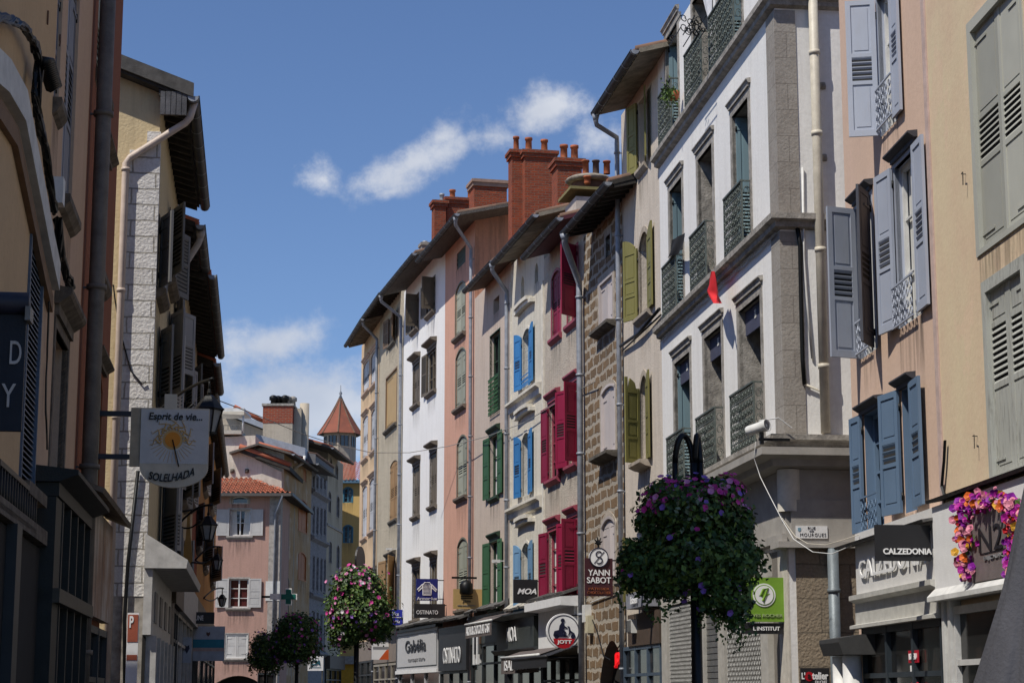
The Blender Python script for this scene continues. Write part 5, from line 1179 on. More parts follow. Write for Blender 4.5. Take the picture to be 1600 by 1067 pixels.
LE = leftbox('e', Pm1, Pm2, 'narrow pale house with grey shutters directly beyond the yellow gabled house', stucco('shaded_pale_render', (.6, .48, .38), damt=.4), ((272, 276, 470, 580, GLL, 303), (269, 273, 660, 760, GLV, 288), (269, 273, 830, 925, GLV, 285)), (318, 360), (327, 425), .34)
LE.pipe(.12, LE.rx[0] + .2, .06, mat=plain('shaded_pale_pipe', (.4, .36, .33), .5))
LF = leftbox('f', Pm2, Pm3, 'dark eaved cream house, second beyond the yellow gabled house', stucco('shaded_cream_render', (.55, .45, .3), damt=.4), ((287, 291, 560, 660, GLL, 305), (298, 302, 580, 670, GLV, 315), (284, 289, 700, 790, GLV, 300), (296, 300, 710, 790, GLL, 308), (286, 290, 850, 925, GLL, 299)), (331, 436), (345, 556), .48)
LG = leftbox('g', Pm3, Pm4, 'narrow dull red house squeezed between two deep eaves on the left', stucco('shaded_red_render', (.3, .09, .05), damt=.3), ((307, 310, 640, 700, GLL, 318), (307, 310, 790, 860, GLV, 317)), (341, 574), (350, 612), .4)
LH = leftbox('h', Pm4, Pm5, 'orange brown house at the far end of the left row', stucco('shaded_orange_render', (.42, .22, .08), damt=.3), ((318, 321, 700, 770, GLL, 328), (328, 331, 740, 800, GLV, 337), (318, 321, 830, 890, GLL, 327), (329, 332, 860, 915, GLL, 337)), (350, 640), (352, 720), .25)
for h_ in (LE, LF, LG, LH):
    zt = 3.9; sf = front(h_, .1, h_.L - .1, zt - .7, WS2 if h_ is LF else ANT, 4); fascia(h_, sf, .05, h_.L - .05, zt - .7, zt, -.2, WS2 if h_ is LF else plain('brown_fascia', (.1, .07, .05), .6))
# ---- signs on the left
s = Sign(LC, 203, 326, 638, 762, 'cream sundial shop sign hanging over the left pavement', 26, left=True, xa=LC.L - .9, arm=False)
CR = plain('cream_sign_board', (.62, .57, .47), .6, 0, .08); CRW = plain('bluish_white_board', (.6, .61, .62), .6, 0, .05); ORG = plain('sun_orange', (.75, .28, .02), .5, 0, .05); ORP = plain('pale_sun_ray', (.62, .42, .18), .6, 0, .05)
w, h = s.w, s.h; m = MB()
m.prism([(-w * .37, h * .5), (w * .5, h * .5), (w * .5, -h * .24)] + [(w * .065 + w * .435 * math.cos(t), -h * .24 - h * .26 * math.sin(t)) for t in [k * PI / 20 for k in range(1, 20)]] + [(-w * .37, -h * .24)], -.03, .03, CR)
m.box(-w * .5, -w * .37, -.02, .02, -h * .24, h * .5, plain('tan_board', (.45, .38, .28), .7)); m.box(-w * .08, w * .08, -.02, .02, h * .5, h * .68, CR)
s.b = m.build('board', s.o)
m = MB(); m.box(-w * .37, w * .49, -.034, -.031, -h * .2, h * .48, CRW); m.build('face', s.o)
lettering('Esprit de vie...', .07 * w, h * .38, -.04, w * .68, h * .12, LETB, s.o, shear=.15, bold=.015)
m = MB(); cx, cz = w * .04, h * .1; disc(m, cx, cz, w * .13, -.037, -.0345, ORP, 24); disc(m, cx, cz, w * .1, -.042, -.038, ORG, 24)
for k in range(13):
    t = -.15 + k * (PI + .3) / 12; r0, r1 = w * .14, w * (.24 if k % 2 else .29); pt = []
    for j in range(8):
        r = r0 + (r1 - r0) * j / 7; q = t + .16 * math.sin(j * 1.3); pt.append((cx + r * math.cos(q), -.038, cz + r * math.sin(q)))
    m.tube(pt, [.014 * (1 - j / 9) for j in range(8)], 5, ORP)
for k in range(17):
    t = -.05 - k * (PI - .1) / 16; m.tube([(cx + w * .15 * math.cos(t), -.036, cz + w * .15 * math.sin(t)), (cx + w * .3 * math.cos(t), -.036, cz + w * .3 * math.sin(t))], .003, 4, ORP)
m.build('sun_emblem', s.o)
m = MB(); m.tube([(cx, -.05, cz), (cx + w * .09, -.06, cz - h * .34)], .007, 6, IRON); m.build('gnomon', s.o)
lettering('SOLELHADA', .0, 0, -.04, w * .58, h * .1, LETB, s.o, shear=.25, bold=.02, fn=lambda q: (q[0] + cx, q[1], q[2] - h * .375 + .55 * q[0] * q[0] / w * 1.3 + q[0] * .1))
m = MB(); 
for z in (.42, -.12): m.box(-w * .5 - s.d * .3 - .3, -w * .5, -.03, .03, h * z - .03, h * z + .03, plain('blue_black_iron', (.03, .035, .05), .5))
m.build('bracket', s.o)
s = Sign(LA, -100, 38, 492, 673, 'dark blue shop banner with pale serif letters at the left edge', 4, left=True, arm=False, xa=LA.L - 5); s.board(DKB)
s.text('D', .4, .17, .13, .2, plain('dim_white_letter', (.5, .5, .5))); s.text('Y', .34, -.2, .16, .2, MC['dim_white_letter'])
m = MB(); m.tube([(-s.w * .5, -.03, s.h * .5 + .07), (s.w * .53, -.03, s.h * .5 + .07)], .07, 12, plain('awning_case', (.02, .02, .035), .5)); m.box(s.w * .5, s.w * .56, -.1, .06, s.h * .44, s.h * .56, GRI); m.build('roller', s.o)
s = Sign(LF, 295, 335, 956, 974, 'black shop sign with one white word in capitals, left side', 2, left=True); s.board(BLK); s.text('PRUNE', -.18, 0, .5, .42, LETW)
TEA = plain('turquoise_stripe', (.02, .22, .32), .5); LBU = plain('pale_blue_board', (.42, .47, .55), .6)
s = Sign(LE, 299, 351, 978, 1032, 'pale blue shop sign with a turquoise beach band below the black sign', 3, left=True); s.board(LBU)
m = MB(); m.box(-s.w * .48, s.w * .48, -.036, -.031, -s.h * .12, s.h * .12, TEA); m.box(-s.w * .48, s.w * .48, -.036, -.031, -s.h * .22, -s.h * .125, plain('sand_pink', (.5, .38, .35))); m.prism([(0, s.h * .2), (s.w * .06, s.h * .27), (s.w * .05, s.h * .34), (0, s.h * .31), (-s.w * .05, s.h * .34), (-s.w * .06, s.h * .27)], -.036, -.031, plain('brown_heart', (.12, .06, .05))); m.build('band', s.o)
s = Sign(LE, 285, 299, 995, 1035, 'small pale blue sign with a navy heart beside the beach sign', 2, left=True, arm=False); s.board(LBU)
m = MB(); m.prism([(0, -s.h * .15), (s.w * .3, s.h * .05), (s.w * .25, s.h * .2), (0, s.h * .14), (-s.w * .25, s.h * .2), (-s.w * .3, s.h * .05)], -.036, -.031, NAV); m.build('emblem', s.o)
s = Sign(LD, 197, 215, 957, 1100, 'tall white and orange parking sign on the quoin', 1, left=True, arm=False, xa=-.4); s.board(WPN)
RO = plain('red_orange', (.34, .09, .05), .5); m = MB(); m.box(-s.w * .45, s.w * .45, -.036, -.031, s.h * .18, s.h * .48, RO); m.box(-s.w * .45, s.w * .45, -.036, -.031, -s.h * .02, s.h * .04, RO); m.box(-s.w * .4, s.w * .4, -.036, -.031, -s.h * .3, -s.h * .28, RO); m.build('stripe', s.o); s.text('P', -.12, .4, .36, .13, LETW, bold=.03)
m = MB(); m.tube([(0, .1, s.h * .5), (0, .1, -s.h * .9)], .03, 8, GRI); m.build('post', s.o)
# fan-shaped hanging sign
s = Sign(LE, 284, 302, 800, 880, 'ochre bell-shaped hanging sign on a long iron arm', 3, left=True, arm=False); m = MB()
w, h = s.w, s.h; m.prism([(-w * .05, h * .5), (w * .15, h * .5), (w * .2, h * .2), (w * .5, -h * .45), (w * .3, -h * .5), (-w * .5, -h * .45), (-w * .15, 0)], -.05, .05, plain('ochre_metal', (.3, .17, .04), .5)); m.build('board', s.o)
m = MB(); m.tube([(-w * .5 - s.d - .2, 0, -h * .42), (w * 1.4, 0, -h * .5)], .02, 6, IRON); m.tube([(-w * .5 - s.d, 0, h * .5), (w * .4, 0, h * .55)], .02, 6, IRON); m.build('bracket', s.o)
# ---- wall lanterns
def lantern(loc, wall_pt, h, label, kind=0):
    o = empty('wall_lantern', loc, 0, label, 'street lamp', 'wrought iron lanterns on wall brackets'); m = MB(); s_ = h
    m.lathe([(.0, s_ * .5), (.03 * s_, s_ * .48), (.05 * s_, s_ * .4), (.03 * s_, s_ * .36), (.12 * s_, s_ * .32), (.16 * s_, s_ * .26), (.3 * s_, s_ * .08), (.33 * s_, s_ * .06), (.33 * s_, s_ * .03), (0, s_ * .03)], seg=6, mat=IRON, smooth=False); m.build('hood', o)
    m = MB()
    for k in range(6):
        t = 2 * PI * k / 6; m.tube([(.29 * s_ * math.cos(t), .29 * s_ * math.sin(t), s_ * .03), (.16 * s_ * math.cos(t), .16 * s_ * math.sin(t), -s_ * .45)], .012, 4, IRON)
    m.lathe([(0, -s_ * .44), (.18 * s_, -s_ * .44), (.18 * s_, -s_ * .48), (.05 * s_, -s_ * .52), (0, -s_ * .53)], seg=6, mat=IRON, smooth=False); m.build('cage', o)
    m = MB(); m.lathe([(.26 * s_, s_ * .02), (.15 * s_, -s_ * .43)], seg=6, mat=plain('frosted_glass', (.3, .32, .33), .2), smooth=False); m.build('glass', o)
    d = Vector(wall_pt) - Vector(loc); d.z = 0; L = d.length; d.normalize(); m = MB()
    arc = [(d.x * L * t, d.y * L * t, s_ * .5 + .12 * math.sin(PI * (1 - t) * .5) * 1 - .28 * t * t) for t in [k / 10 for k in range(11)]]
    m.tube([(-d.x * .1, -d.y * .1, s_ * .5 + .12)] + arc, .024, 6, IRON); m.tube([(d.x * L * t, d.y * L * t, s_ * .5 - .28 * t + .02 - .18 * math.sin(PI * t)) for t in [k / 8 + .25 for k in range(7)]], .018, 6, IRON)
    m.tube([(0, 0, s_ * .5 + .12), (0, 0, s_ * .45)], .015, 6, IRON); m.build('bracket', o); return o
def at(u, v, Y): r = ray(u, v); p = r * (Y / r.y); return (p.x, p.y, p.z + CAMZ)
lantern(at(326, 643, 26.4), (-5.35, 27.9, 0), 0.66, 'big blue-black lantern behind the sundial sign')
lantern(at(325, 822, 38), LF.l2w(.3, 0, 0), .6, 'lantern over the ochre hanging sign, in front of the pink house')
lantern(at(339, 876, 50), LG.l2w(2.5, 0, 0), .5, 'small open lantern with the pink house wall behind it')
lantern(at(347, 936, 60), LH.l2w(7, 0, 0), .45, 'tiny farthest lantern under the white shutters')
# bracket carrying a cable box on the far left pier
# ================================================================== houses closing the street
def frontal(name, label, uL, uR, v, Y, D, ang=0.0, group='houses closing the end of the street'):
    a = at(uL, v, Y); e = Vector((math.cos(ang), math.sin(ang), 0)); r = hray(uR, v)
    P = Vector((a[0], a[1], 0)); det = e.x * (-r.y) - e.y * (-r.x); t = (-P.x * (-r.y) + P.y * (-r.x)) / det
    return House(name, label, 'house', P, P + e * t, D, group)
pkf = stucco('dusty_pink_render', (.46, .29, .24), (.4, .25, .21), damt=.3, rough_b=.3)
QU = plain('pale_grey_quoin', (.4, .37, .34), .9, 0, .2)
def real_tiles(H, x0, x1, y0, z0, y1, z1, mat=None, par=None, hipr=0.0, name='roof_tiles', hipl=0.0):
    """barrel-tiled roof plane, each course stepped over the next; hipr trims the right edge up the slope"""
    m = MB(); mat = mat or TILE; n = max(3, int(math.hypot(y1 - y0, z1 - z0) / .34)); W_ = x1 - x0; c = max(4, int(W_ / .22))
    for j in range(n):
        ta, tb = j / n, (j + 1) / n; xr = x1 - hipr * ta; xr2 = x1 - hipr * tb; xl = x0 + hipl * ta
        vs = []; k = c * 4
        for q, (t, lift, xe) in enumerate(((ta, .05, xr), (tb, .015, xr2))):
            for i in range(k + 1):
                x = x0 + W_ * i / k; x = min(max(x, xl), xe); vs.append((x, y0 + (y1 - y0) * t, z0 + (z1 - z0) * t + lift + .055 * math.sin(2 * PI * c * (x - x0) / W_) + (random.uniform(-.006, .006))))
        m.add(vs, [(i, i + 1, k + 2 + i, k + 1 + i) for i in range(k)], mat, True)
    return m.build(name, par or H.o)
H = frontal('town_house', 'dusty pink house with white shutters and an orange barrel-tiled roof', 318, 436, 900, 90, 8); PH = H
FWS = paintwood('flaking_white_shutter', (.58, .57, .56), .4, (.35, .32, .3))
H.win(359, 391, 796, 837, d=.15, sur=.08, surm=QU, sill=.1, lp=QU, mull=1, trans=1, curtain=True, sh=[(1, FWS, P2, {'a': 176, 'w': .58}), (-1, FWS, P2, {'a': 176, 'w': .58})])
H.win(358, 388, 904, 949, d=.15, sur=.08, surm=QU, sill=.15, lp=QU, mull=1, trans=2, pane=glass('red_curtained_glass', (.08, .02, .02), .15), sh=[(1, FWS, P3, {'a': 176, 'w': .58}), (-1, FWS, P3, {'a': 176, 'w': .58})])
H.win(352, 387, 990, 1028, d=.06, sur=.05, surm=QU, sill=.1, lp=QU, closed=(FWS, P2))
H.win(362, 388, 775, 787, d=.1, rise=.1, frame=False, sur=.1, surm=QU)
x0, z1 = H.px(332, 1055); x1 = H.px(412, 1055)[0]; H.holes.append((max(.1, x0), x1, .05, z1, .6, .5, QU))
m = MB(); m.quad((.1, .58, 0), (x1 + .1, .58, 0), (x1 + .1, .58, z1), (.1, .58, z1), DARKIN); m.build('dark_doorway', H.o)  # no leaf here, only a dark sheet painted as the unlit passage
ze = H.px(400, 771)[1]
H.wall(pkf, ze, ridge=ze, side=stucco('pink_side_render', (.5, .33, .27)))
m = MB(); xq = H.px(419, 900)[0]; m.box(xq, H.L + .02, -.03, -.001, 0, ze - .05, QU); m.box(H.L + .001, H.L + .03, 0, .6, 0, ze - .05, QU)
for z in (5.9,): m.box(xq - .1, H.L + .05, -.05, -.031, z, z + .9, WHITEP)
m.build('quoin', H.o)
re = H.px(400, 770, -.6)[1]; rr = H.px(340, 737, 3.2)[1]; xr = H.px(455, 765, -.6)[0]
real_tiles(H, -.5, xr, -.62, re, 3.4, re + 1.55, hipr=3.6)
m = MB(); m.add([(xr, -.62, re), (xr - 3.6, 3.4, re + 1.5), (xr - 3.6, 5, re + 1.5), (xr, 9, re)], [(0, 1, 2, 3)], TILE); m.box(-.5, xr, -.64, -.58, re - .14, re + .0, plain('dark_eave_board', (.1, .09, .085), .8))  # dark board along the tile edge
m.quad((-.5, -.6, re - .03), (xr, -.6, re - .03), (xr, 9, re - .03), (-.5, 9, re - .03), PLANKD); m.box(xr - .02, xr + .08, -.62, 9, re - .12, re + .03, ZINCD); m.build('roof', H.o)
m = MB(); xp = H.px(429, 900)[0]; m.tube([(xr - .4, -.6, re - .1), (xp, -.1, re - .9), (xp, -.1, 2.5)], .06, 8, ZINC); m.build('downpipe', H.o)
# gable houses stacked behind: outline in picture, built at its own distance with real depth
def gable(name, label, poly, Y, depth, mat, tilemat=None, edges=(), group='houses closing the end of the street', zb=0.0, ang=0.0, over=.25):
    us = [p[0] for p in poly]; H = frontal(name, label, min(us), max(us), 800, Y, depth, ang, group)
    pts = [H.px(u, v) for u, v in poly]; pts = [(min(us) and H.px(poly[0][0], 900)[0], zb)] * 0 + pts
    m = MB(); full = [(pts[0][0], zb)] + pts + [(pts[-1][0], zb)]; m.prism(full, 0, depth, mat); H.wl = m.build('wall', H.o)
    for (i, j, th, tm) in edges:
        a, b = pts[i], pts[j]; d = Vector((b[0] - a[0], b[1] - a[1])); d.normalize(); n = Vector((-d.y, d.x))
        a2 = (a[0] - d.x * over, a[1] - d.y * over); b2 = (b[0] + d.x * over * 2, b[1] + d.y * over * 2)
        m = MB(); m.prism([a2, b2, (b2[0] + n.x * th, b2[1] + n.y * th), (a2[0] + n.x * th, a2[1] + n.y * th)], -over, depth, tm); 
        k = int(depth / .24)
        for q in range(2): m.tube([(a2[0] + n.x * (th + .03), -over + .1 + q * .22, a2[1] + n.y * (th + .03)), (b2[0] + n.x * (th + .03), -over + .1 + q * .22, b2[1] + n.y * (th + .03))], .09, 6, TILE)
        m.build('roof', H.o)
    return H
wg = stucco('pale_gable_render', (.68, .63, .55), (.5, .44, .36), damt=.35); wg2 = stucco('beige_gable_render', (.46, .4, .32), damt=.4); wg3 = stucco('grey_beige_gable', (.5, .44, .35), damt=.4)
G1 = gable('town_house', 'pale plaster gable with a red tiled slope rising behind the pink house', [(322, 684), (399, 680), (399, 717), (440, 737), (440, 760)], 91.8, 5, wg, edges=())
m = MB(); a = G1.px(374, 706, -.3); b = G1.px(453, 735, -.3)
m.prism([a, b, (b[0], b[1] + .22), (a[0], a[1] + .22)], -.35, 6, PLANKD); 
for q in range(3): m.tube([(a[0], -.3 + q * .25, a[1] + .28), (b[0], -.3 + q * .25, b[1] + .28)], .12, 6, TILE)
m.build('roof', G1.o)
m = MB()
for u, v in ((363, 736), (386, 736)): x, z = G1.px(u, v); m.lathe([(0, -.1), (.1, -.08), (.1, .1), (0, .12)], (x, -.02, z), 8, STONED)
m.build('wall_stone', G1.o); m = MB()
x, z = G1.px(322, 679); m.box(x, G1.px(378, 679)[0], -.25, 3, z, z + .18, plain('pale_slab', (.5, .46, .4), .9)); m.build('coping', G1.o)
m = MB(); x0 = G1.px(322, 670)[0]; x1 = G1.px(376, 670)[0]
for v in (672, 664): z = G1.px(340, v)[1]; m.tube([(x0, .1, z), (x1, .1, z)], .02, 5, GRI)
for k in range(9): x = x0 + (x1 - x0) * k / 8; m.tube([(x, .1, G1.px(340, 678)[1]), (x, .1, G1.px(340, 664)[1])], .015, 4, GRI)
xa = G1.px(376, 660)[0]; za = G1.px(376, 643)[1]; m.tube([(xa + .1, .1, G1.px(376, 676)[1]), (xa + .1, .1, za)], .05, 6, WHITEP); m.build('terrace_railing', G1.o)
m = MB(); xb = G1.px(336, 645)[0]; xc = G1.px(382, 642)[0]; m.box(xb, xc, -.1, 2.4, za, za + .16, WHITEP); m.prism([(xb, za), (xc, za), (xc, za - .18), (xb, za - .1)], -.12, -.1, CR); m.build('terrace_awning', G1.o)
G2 = gable('town_house', 'beige gable with a zinc edged roof sloping to the right below the big chimney', [(390, 700), (461, 722), (461, 760)], 95, 5, wg2)
m = MB(); a = G2.px(400, 694, -.3); b = G2.px(477, 714, -.3); m.prism([a, b, (b[0], b[1] + .45), (a[0], a[1] + .5)], -.4, 6, plain('blue_grey_zinc', (.34, .38, .44), .5, .2)); m.build('roof', G2.o)
m = MB(); p = [G2.px(u, v, -.5) for u, v in ((476, 712), (475, 722), (458, 732))]; m.tube([(q[0], -.5, q[1]) for q in p], .07, 8, WHITEP); x, z = G2.px(457, 717); m.lathe([(0, -.25), (.2, -.2), (.25, 0), (.2, .2), (0, .25)], (x, -.15, z), 12, WHITEP); m.build('downpipe', G2.o)
G3 = gable('town_house', 'upper beige gable with a long zinc verge behind the roof terrace', [(330, 652), (350, 648), (411, 672), (411, 700)], 101, 8, wg3)
m = MB(); a = G3.px(348, 645, -.3); b = G3.px(412, 670, -.3); m.prism([a, b, (b[0], b[1] + .3), (a[0], a[1] + .25)], -.4, 6, MC['blue_grey_zinc']); 
for q in range(2): m.tube([(a[0] + .6, -.3 + q * .25, a[1] + .35), (b[0], -.3 + q * .25, b[1] + .4)], .11, 6, TILE)
m.build('roof', G3.o)
G4 = gable('chimney_stack', 'massive plastered chimney stack with a red brick top and black cowls', [(411, 661), (457, 661)], 99, 1.6, wg2, zb=8); G4.o['category'] = 'chimney'
del G4.o['group']
m = MB(); x0, z0 = G4.px(411, 661); x1, z1 = G4.px(457, 634); m.box(x0 - .02, x1 + .02, -.02, 1.62, z0 + .003, z1, bricks('worn_brick_top', (.38, .07, .03), (.28, .05, .03), (.3, .2, .15), .3, .09, .012)); m.box(x0 - .08, x1 + .08, -.08, 1.7, z1, z1 + .12, STONE); m.build('brick_top', G4.o)
m = MB(); m.box(x1 + .03, x1 + .4, .6, 1.5, 8, z1 - .05, wg3); m.tube([(x1 + .5, 1.2, 8), (x1 + .5, 1.2, z1 + .3)], .25, 10, wg3); m.build('flue', G4.o)
for k, u in enumerate((426, 432.5, 438, 444, 447, 455)):
    x = G4.px(u, 630)[0]; m = MB(); m.lathe([(.0, 0), (.16, 0), (.14, .2), (.22, .22), (.22, .4), (.1, .48), (0, .5)], (x, .3 + .2 * (k % 3), z1 + .12), 8, IRON if k < 4 else STONE); m.build('cowl', G4.o)
# ---- receding facades that turn right behind the pink house
Pa = Vector(at(440, 900, 92)); Pa.z = 0
Pb = along(Pa, 1000, 486, 800); Pc2 = along(Pb, 1000, 511, 800); Pd = along(Pc2, 1000, 535, 800); PWn = along(Pa, 1000, 462, 850)
GF = 'facades turning right behind the pink house'
H = House('town_house', 'cream and brown corner house with rust shutters behind the pink house', 'house', Pa, Pb, 2.2, GF); HB = H
RST = paintwood('rust_shutter_paint', (.4, .13, .03), .2); DGN = paintwood('deep_green_shutter', (.04, .08, .04), .2)
brm = stucco('ochre_brown_render', (.42, .27, .13), (.55, .5, .42), damt=.2)
for (a, b, c, d, mt) in ((443, 451, 795, 858, DGN), (443, 451, 900, 960, DGN), (466, 480, 780, 832, RST), (465.5, 478, 862, 907, RST)):
    H.win(a, b, c, d, rise=.2, d=.03, closed=(mt, BB), fm=mt)
H.win(474, 479, 733, 752, d=.1, frame=False, closed=(RST, BB, 1))
H.roof((455, 716), (492, 730), .5, .3, wall_mat=brm, tile=TILE, wside=wg)
H = House('town_house', 'grey carved stone house with tall mullioned windows', 'house', Pb, Pc2, 3, GF)
gst = plain('carved_grey_stone', (.27, .26, .27), .85, 0, .25, 6, .5, 14)
for r, (c, d) in enumerate(((742, 762), (790, 834), (868, 922), (955, 1010))):
    for a in (488.5, 494.5, 500.5, 506):
        H.win(a, a + 3.2, c + (a - 488) * .3, d + (a - 488) * .15, d=.1, fm=gst, mull=0, trans=2, name='window')
    m = MB(); z = H.px(498, d + 12)[1]; m.prismx([(0, z - .15), (-.2, z), (-.2, z + .1), (0, z + .2)], .02, H.L - .02, gst); m.build('string_course', H.o)
H.roof((493, 722), (521, 748), .9, .2, wall_mat=gst, tile=TILEO, wside=wg3, th=.5, soffit=plain('grey_cornice', (.16, .16, .17), .8))
H = House('town_house', 'cream stone house with round-headed grey windows below the turret', 'house', Pc2, Pd, 6, GF); HT = H
crm2 = stucco('cream_stone_render', (.5, .44, .33), damt=.35)
for (a, b, c, d) in ((515, 518.5, 716, 738), (524, 528, 726, 748), (513, 517, 768, 800), (526, 530, 775, 808), (514, 518, 846, 880), (526, 530, 852, 888), (513, 518, 925, 968)):
    H.win(a, b, c, d, rise=.15, d=.1, fm=gst, mull=1, trans=2, sur=.08, surm=QU)
for u, v in ((520, 800), (520, 890)):
    x, z = H.px(u, v); m = MB(); m.box(0.02, H.L - .02, -.06, -.002, z - .9, z - .78, QU); m.build('string_course', H.o)
H.roof((517, 697), (548, 728), .75, .3, wall_mat=crm2, tile=TILE, wside=wg2)
# turret
T = empty('turret', at(524.5, 1085, 118)[:2] + (0,), 0, 'octagonal turret with a steep red tiled spire and finial', 'tower')
cz_ = lambda v: at(524.5, v, 118)[2]; R_ = 25.5 * 118 / 3000
zb, ze, za = cz_(717), cz_(677), cz_(621)
m = MB(); m.lathe([(R_, 0), (R_, ze + .1)], seg=8, mat=wg2, smooth=False); m.build('wall', T)
m = MB(); prof = [(R_ * 1.4, ze - .12), (R_ * 1.1, ze + .3), (R_ * .78, ze + .85), (R_ * .3, ze + 1.5 * .95), (.06, za)]
prof = [(R_ * 1.4, ze - .1), (R_ * 1.0, ze + (za - ze) * .22), (R_ * .62, ze + (za - ze) * .5), (R_ * .28, ze + (za - ze) * .78), (.05, za)]
m.lathe(prof, seg=8, mat=tiles('turret_tile', (.27, .08, .045), (.2, .065, .04)), smooth=False); m.lathe([(R_ * 1.4, ze - .1), (R_ * .9, ze - .02)], seg=8, mat=PLANKD, smooth=False); m.build('roof', T)
m = MB()
for k in range(8):
    t = 2 * PI * k / 8; m.tube([(r * math.cos(t), r * math.sin(t), z) for r, z in prof], .05, 5, TILEO)
m.build('hip_ridge', T)
m = MB(); m.lathe([(0, za - .1), (.13, za - .05), (.05, za + .15), (.11, za + .25), (.03, za + .4), (.02, za + .75), (0, za + .8)], seg=8, mat=ZINC); m.build('finial', T)
for k in range(8):
    t = 2 * PI * (k + .5) / 8; r = R_ * math.cos(PI / 8) + .01; m = MB(); c, s_ = math.cos(t), math.sin(t); hw = R_ * .24
    z0, z1 = cz_(699), cz_(683)
    m.add([(r * c - s_ * a, r * s_ + c * a, z) for a, z in ((-hw, z0), (hw, z0), (hw, z1), (-hw, z1))], [(0, 1, 2, 3)], GLASS)
    for a in (-hw, 0, hw): m.tube([(r * c - s_ * a, r * s_ + c * a, z0), (r * c - s_ * a, r * s_ + c * a, z1)], .035, 4, STONED)
    m.build('window', T)
# yellow house
H = frontal('town_house', 'bright yellow house with blue windows seen between the rows', 531, 575, 900, 112, 7, 0.0); YH = H; del H.o['group']
ym = stucco('sunny_yellow_render', (.62, .43, .17), (.58, .39, .14), damt=.12, rough_b=.2)
BLF = plain('teal_blue_frame', (.06, .2, .3), .5)
for (a, b, c, d) in ((537.5, 550, 762, 785), (537.5, 550, 821, 848)):
    H.win(a, b, c, d, rise=.12, d=.08, sur=.07, surm=BLF, fm=BLF, mull=1, trans=2)
ze = H.px(545, 752)[1]
H.wall(ym, ze, ridge=ze)
m = MB(); m.box(-.1, H.L + .1, -.35, 0, ze - .12, ze + .05, plain('blue_eave', (.1, .2, .3), .6)); m.build('cornice', H.o)
real_tiles(H, -.4, H.L + .4, -.4, ze + .05, 3.5, ze + 1.55)
m = MB(); z = H.px(545, 1037)[1]; m.box(0, H.L, -.3, -.002, z, z + .45, QU); m.box(0.1, H.L - .1, -.02, -.001, .0, z, plain('deep_yellow', (.6, .33, .03), .7)); m.build('shopfront', H.o)
sf = front(HT, .1, HT.L - .1, 3.0, ANT, 3); fascia(HT, sf, .05, HT.L - .05, 3.0, 3.7, -.3, plain('brown_fascia', (.1, .07, .05), .6))
sf = front(PH, PH.L * .75, PH.L - .1, 2.6, ANT, 2)
# bank sign, pharmacy cross
o = empty('bank_sign', at(493, 1036, 88), .12, 'pale bank sign with teal letters near the flower pole', 'sign'); w, h = 24 * 88 / 3000, 22 * 88 / 3000
m = MB(); m.box(-w / 2, w / 2, -.05, .05, -h / 2, h / 2, WPN); m.build('board', o); lettering('CA', 0, .04, -.07, w * .6, h * .35, plain('teal_letter', (.01, .1, .14), .5), o, bold=.03, shear=.3); m = MB(); m.box(-w * .35, w * .35, -.06, -.05, -h * .3, -h * .26, plain('teal_letter', (.01, .1, .14), .5)); m.tube([(w * .45, 0, -h / 2), (w * .45, 0, -h / 2 - 2.2)], .04, 6, IRON); m.build('underline', o)
o = empty('pharmacy_cross', at(451, 932, 72), .0, 'green pharmacy cross with a white outline and side box', 'sign'); q = 26 * 72 / 3000 / 2
def cross(r, y0, y1, mt): b = r * .36; return [(b, r), (b, b), (r, b), (r, -b), (b, -b), (b, -r), (-b, -r), (-b, -b), (-r, -b), (-r, b), (-b, b), (-b, r)]
m = MB(); m.prism(cross(q, 0, 0, 0), -.08, .08, WPN); m.build('rim', o); m = MB(); m.prism(cross(q * .86, 0, 0, 0), -.1, -.085, plain('cross_green', (.01, .13, .1), .35)); m.build('cross', o)
m = MB(); m.box(-q * 2.2, -q, -.07, .07, -q * .32, q * .36, WPN); m.build('side_box', o)
m = MB(); 
m.box(-q * 2.6 - .2, -q * 2.2, -.03, .03, -.04, .04, IRON); m.build('bracket', o)
# ================================================================== ground
m = MB(); m.box(-400, 400, -120, 900, -.3, -.02, plain('paving', (.2, .19, .17), .9, 0, .2, 2, .3)); tag(m.build('ground'), kind='structure')
m = MB(); m.quad((-14, -10, 0), (9, -10, 0), (9, 130, 0), (-22, 130, 0), bricks('street_setts', (.24, .22, .2), (.18, .17, .155), (.1, .095, .085), .22, .12, .012, .5)); tag(m.build('street'), kind='structure')
# ================================================================== flower columns
LEAF = [plain('leaf_a', (.045, .1, .018), .6, 0, .3, 9, 0), plain('leaf_b', (.11, .18, .03), .6, 0, .3, 9, 0), plain('leaf_c', (.025, .06, .015), .6, 0, .3, 9, 0), plain('leaf_silver', (.2, .26, .17), .6, 0, .3, 9, 0)]
FLO = [plain('petal_magenta', (.5, .03, .25), .6, 0, .1, 9, 0), plain('petal_pink', (.6, .22, .42), .6, 0, .1, 9, 0), plain('petal_violet', (.22, .1, .42), .6, 0, .1, 9, 0), plain('petal_white', (.6, .55, .6), .6, 0, .1, 9, 0)]
for lm in LEAF:
    b = lm.node_tree.nodes['Principled BSDF']; b.inputs['Subsurface Weight'].default_value = 0
def leafquad(m, p, n, s, mat, rnd):
    t = Vector((rnd.gauss(0, 1), rnd.gauss(0, 1), rnd.gauss(0, 1))); t = (t - n * t.dot(n));
    if t.length < 1e-4: return
    t.normalize(); b = n.cross(t); tip = p + t * s
    m.add([p, p + t * s * .5 + b * s * .33 + n * s * .08, tip, p + t * s * .5 - b * s * .33 + n * s * .08], [(0, 1, 2), (0, 2, 3)], mat)
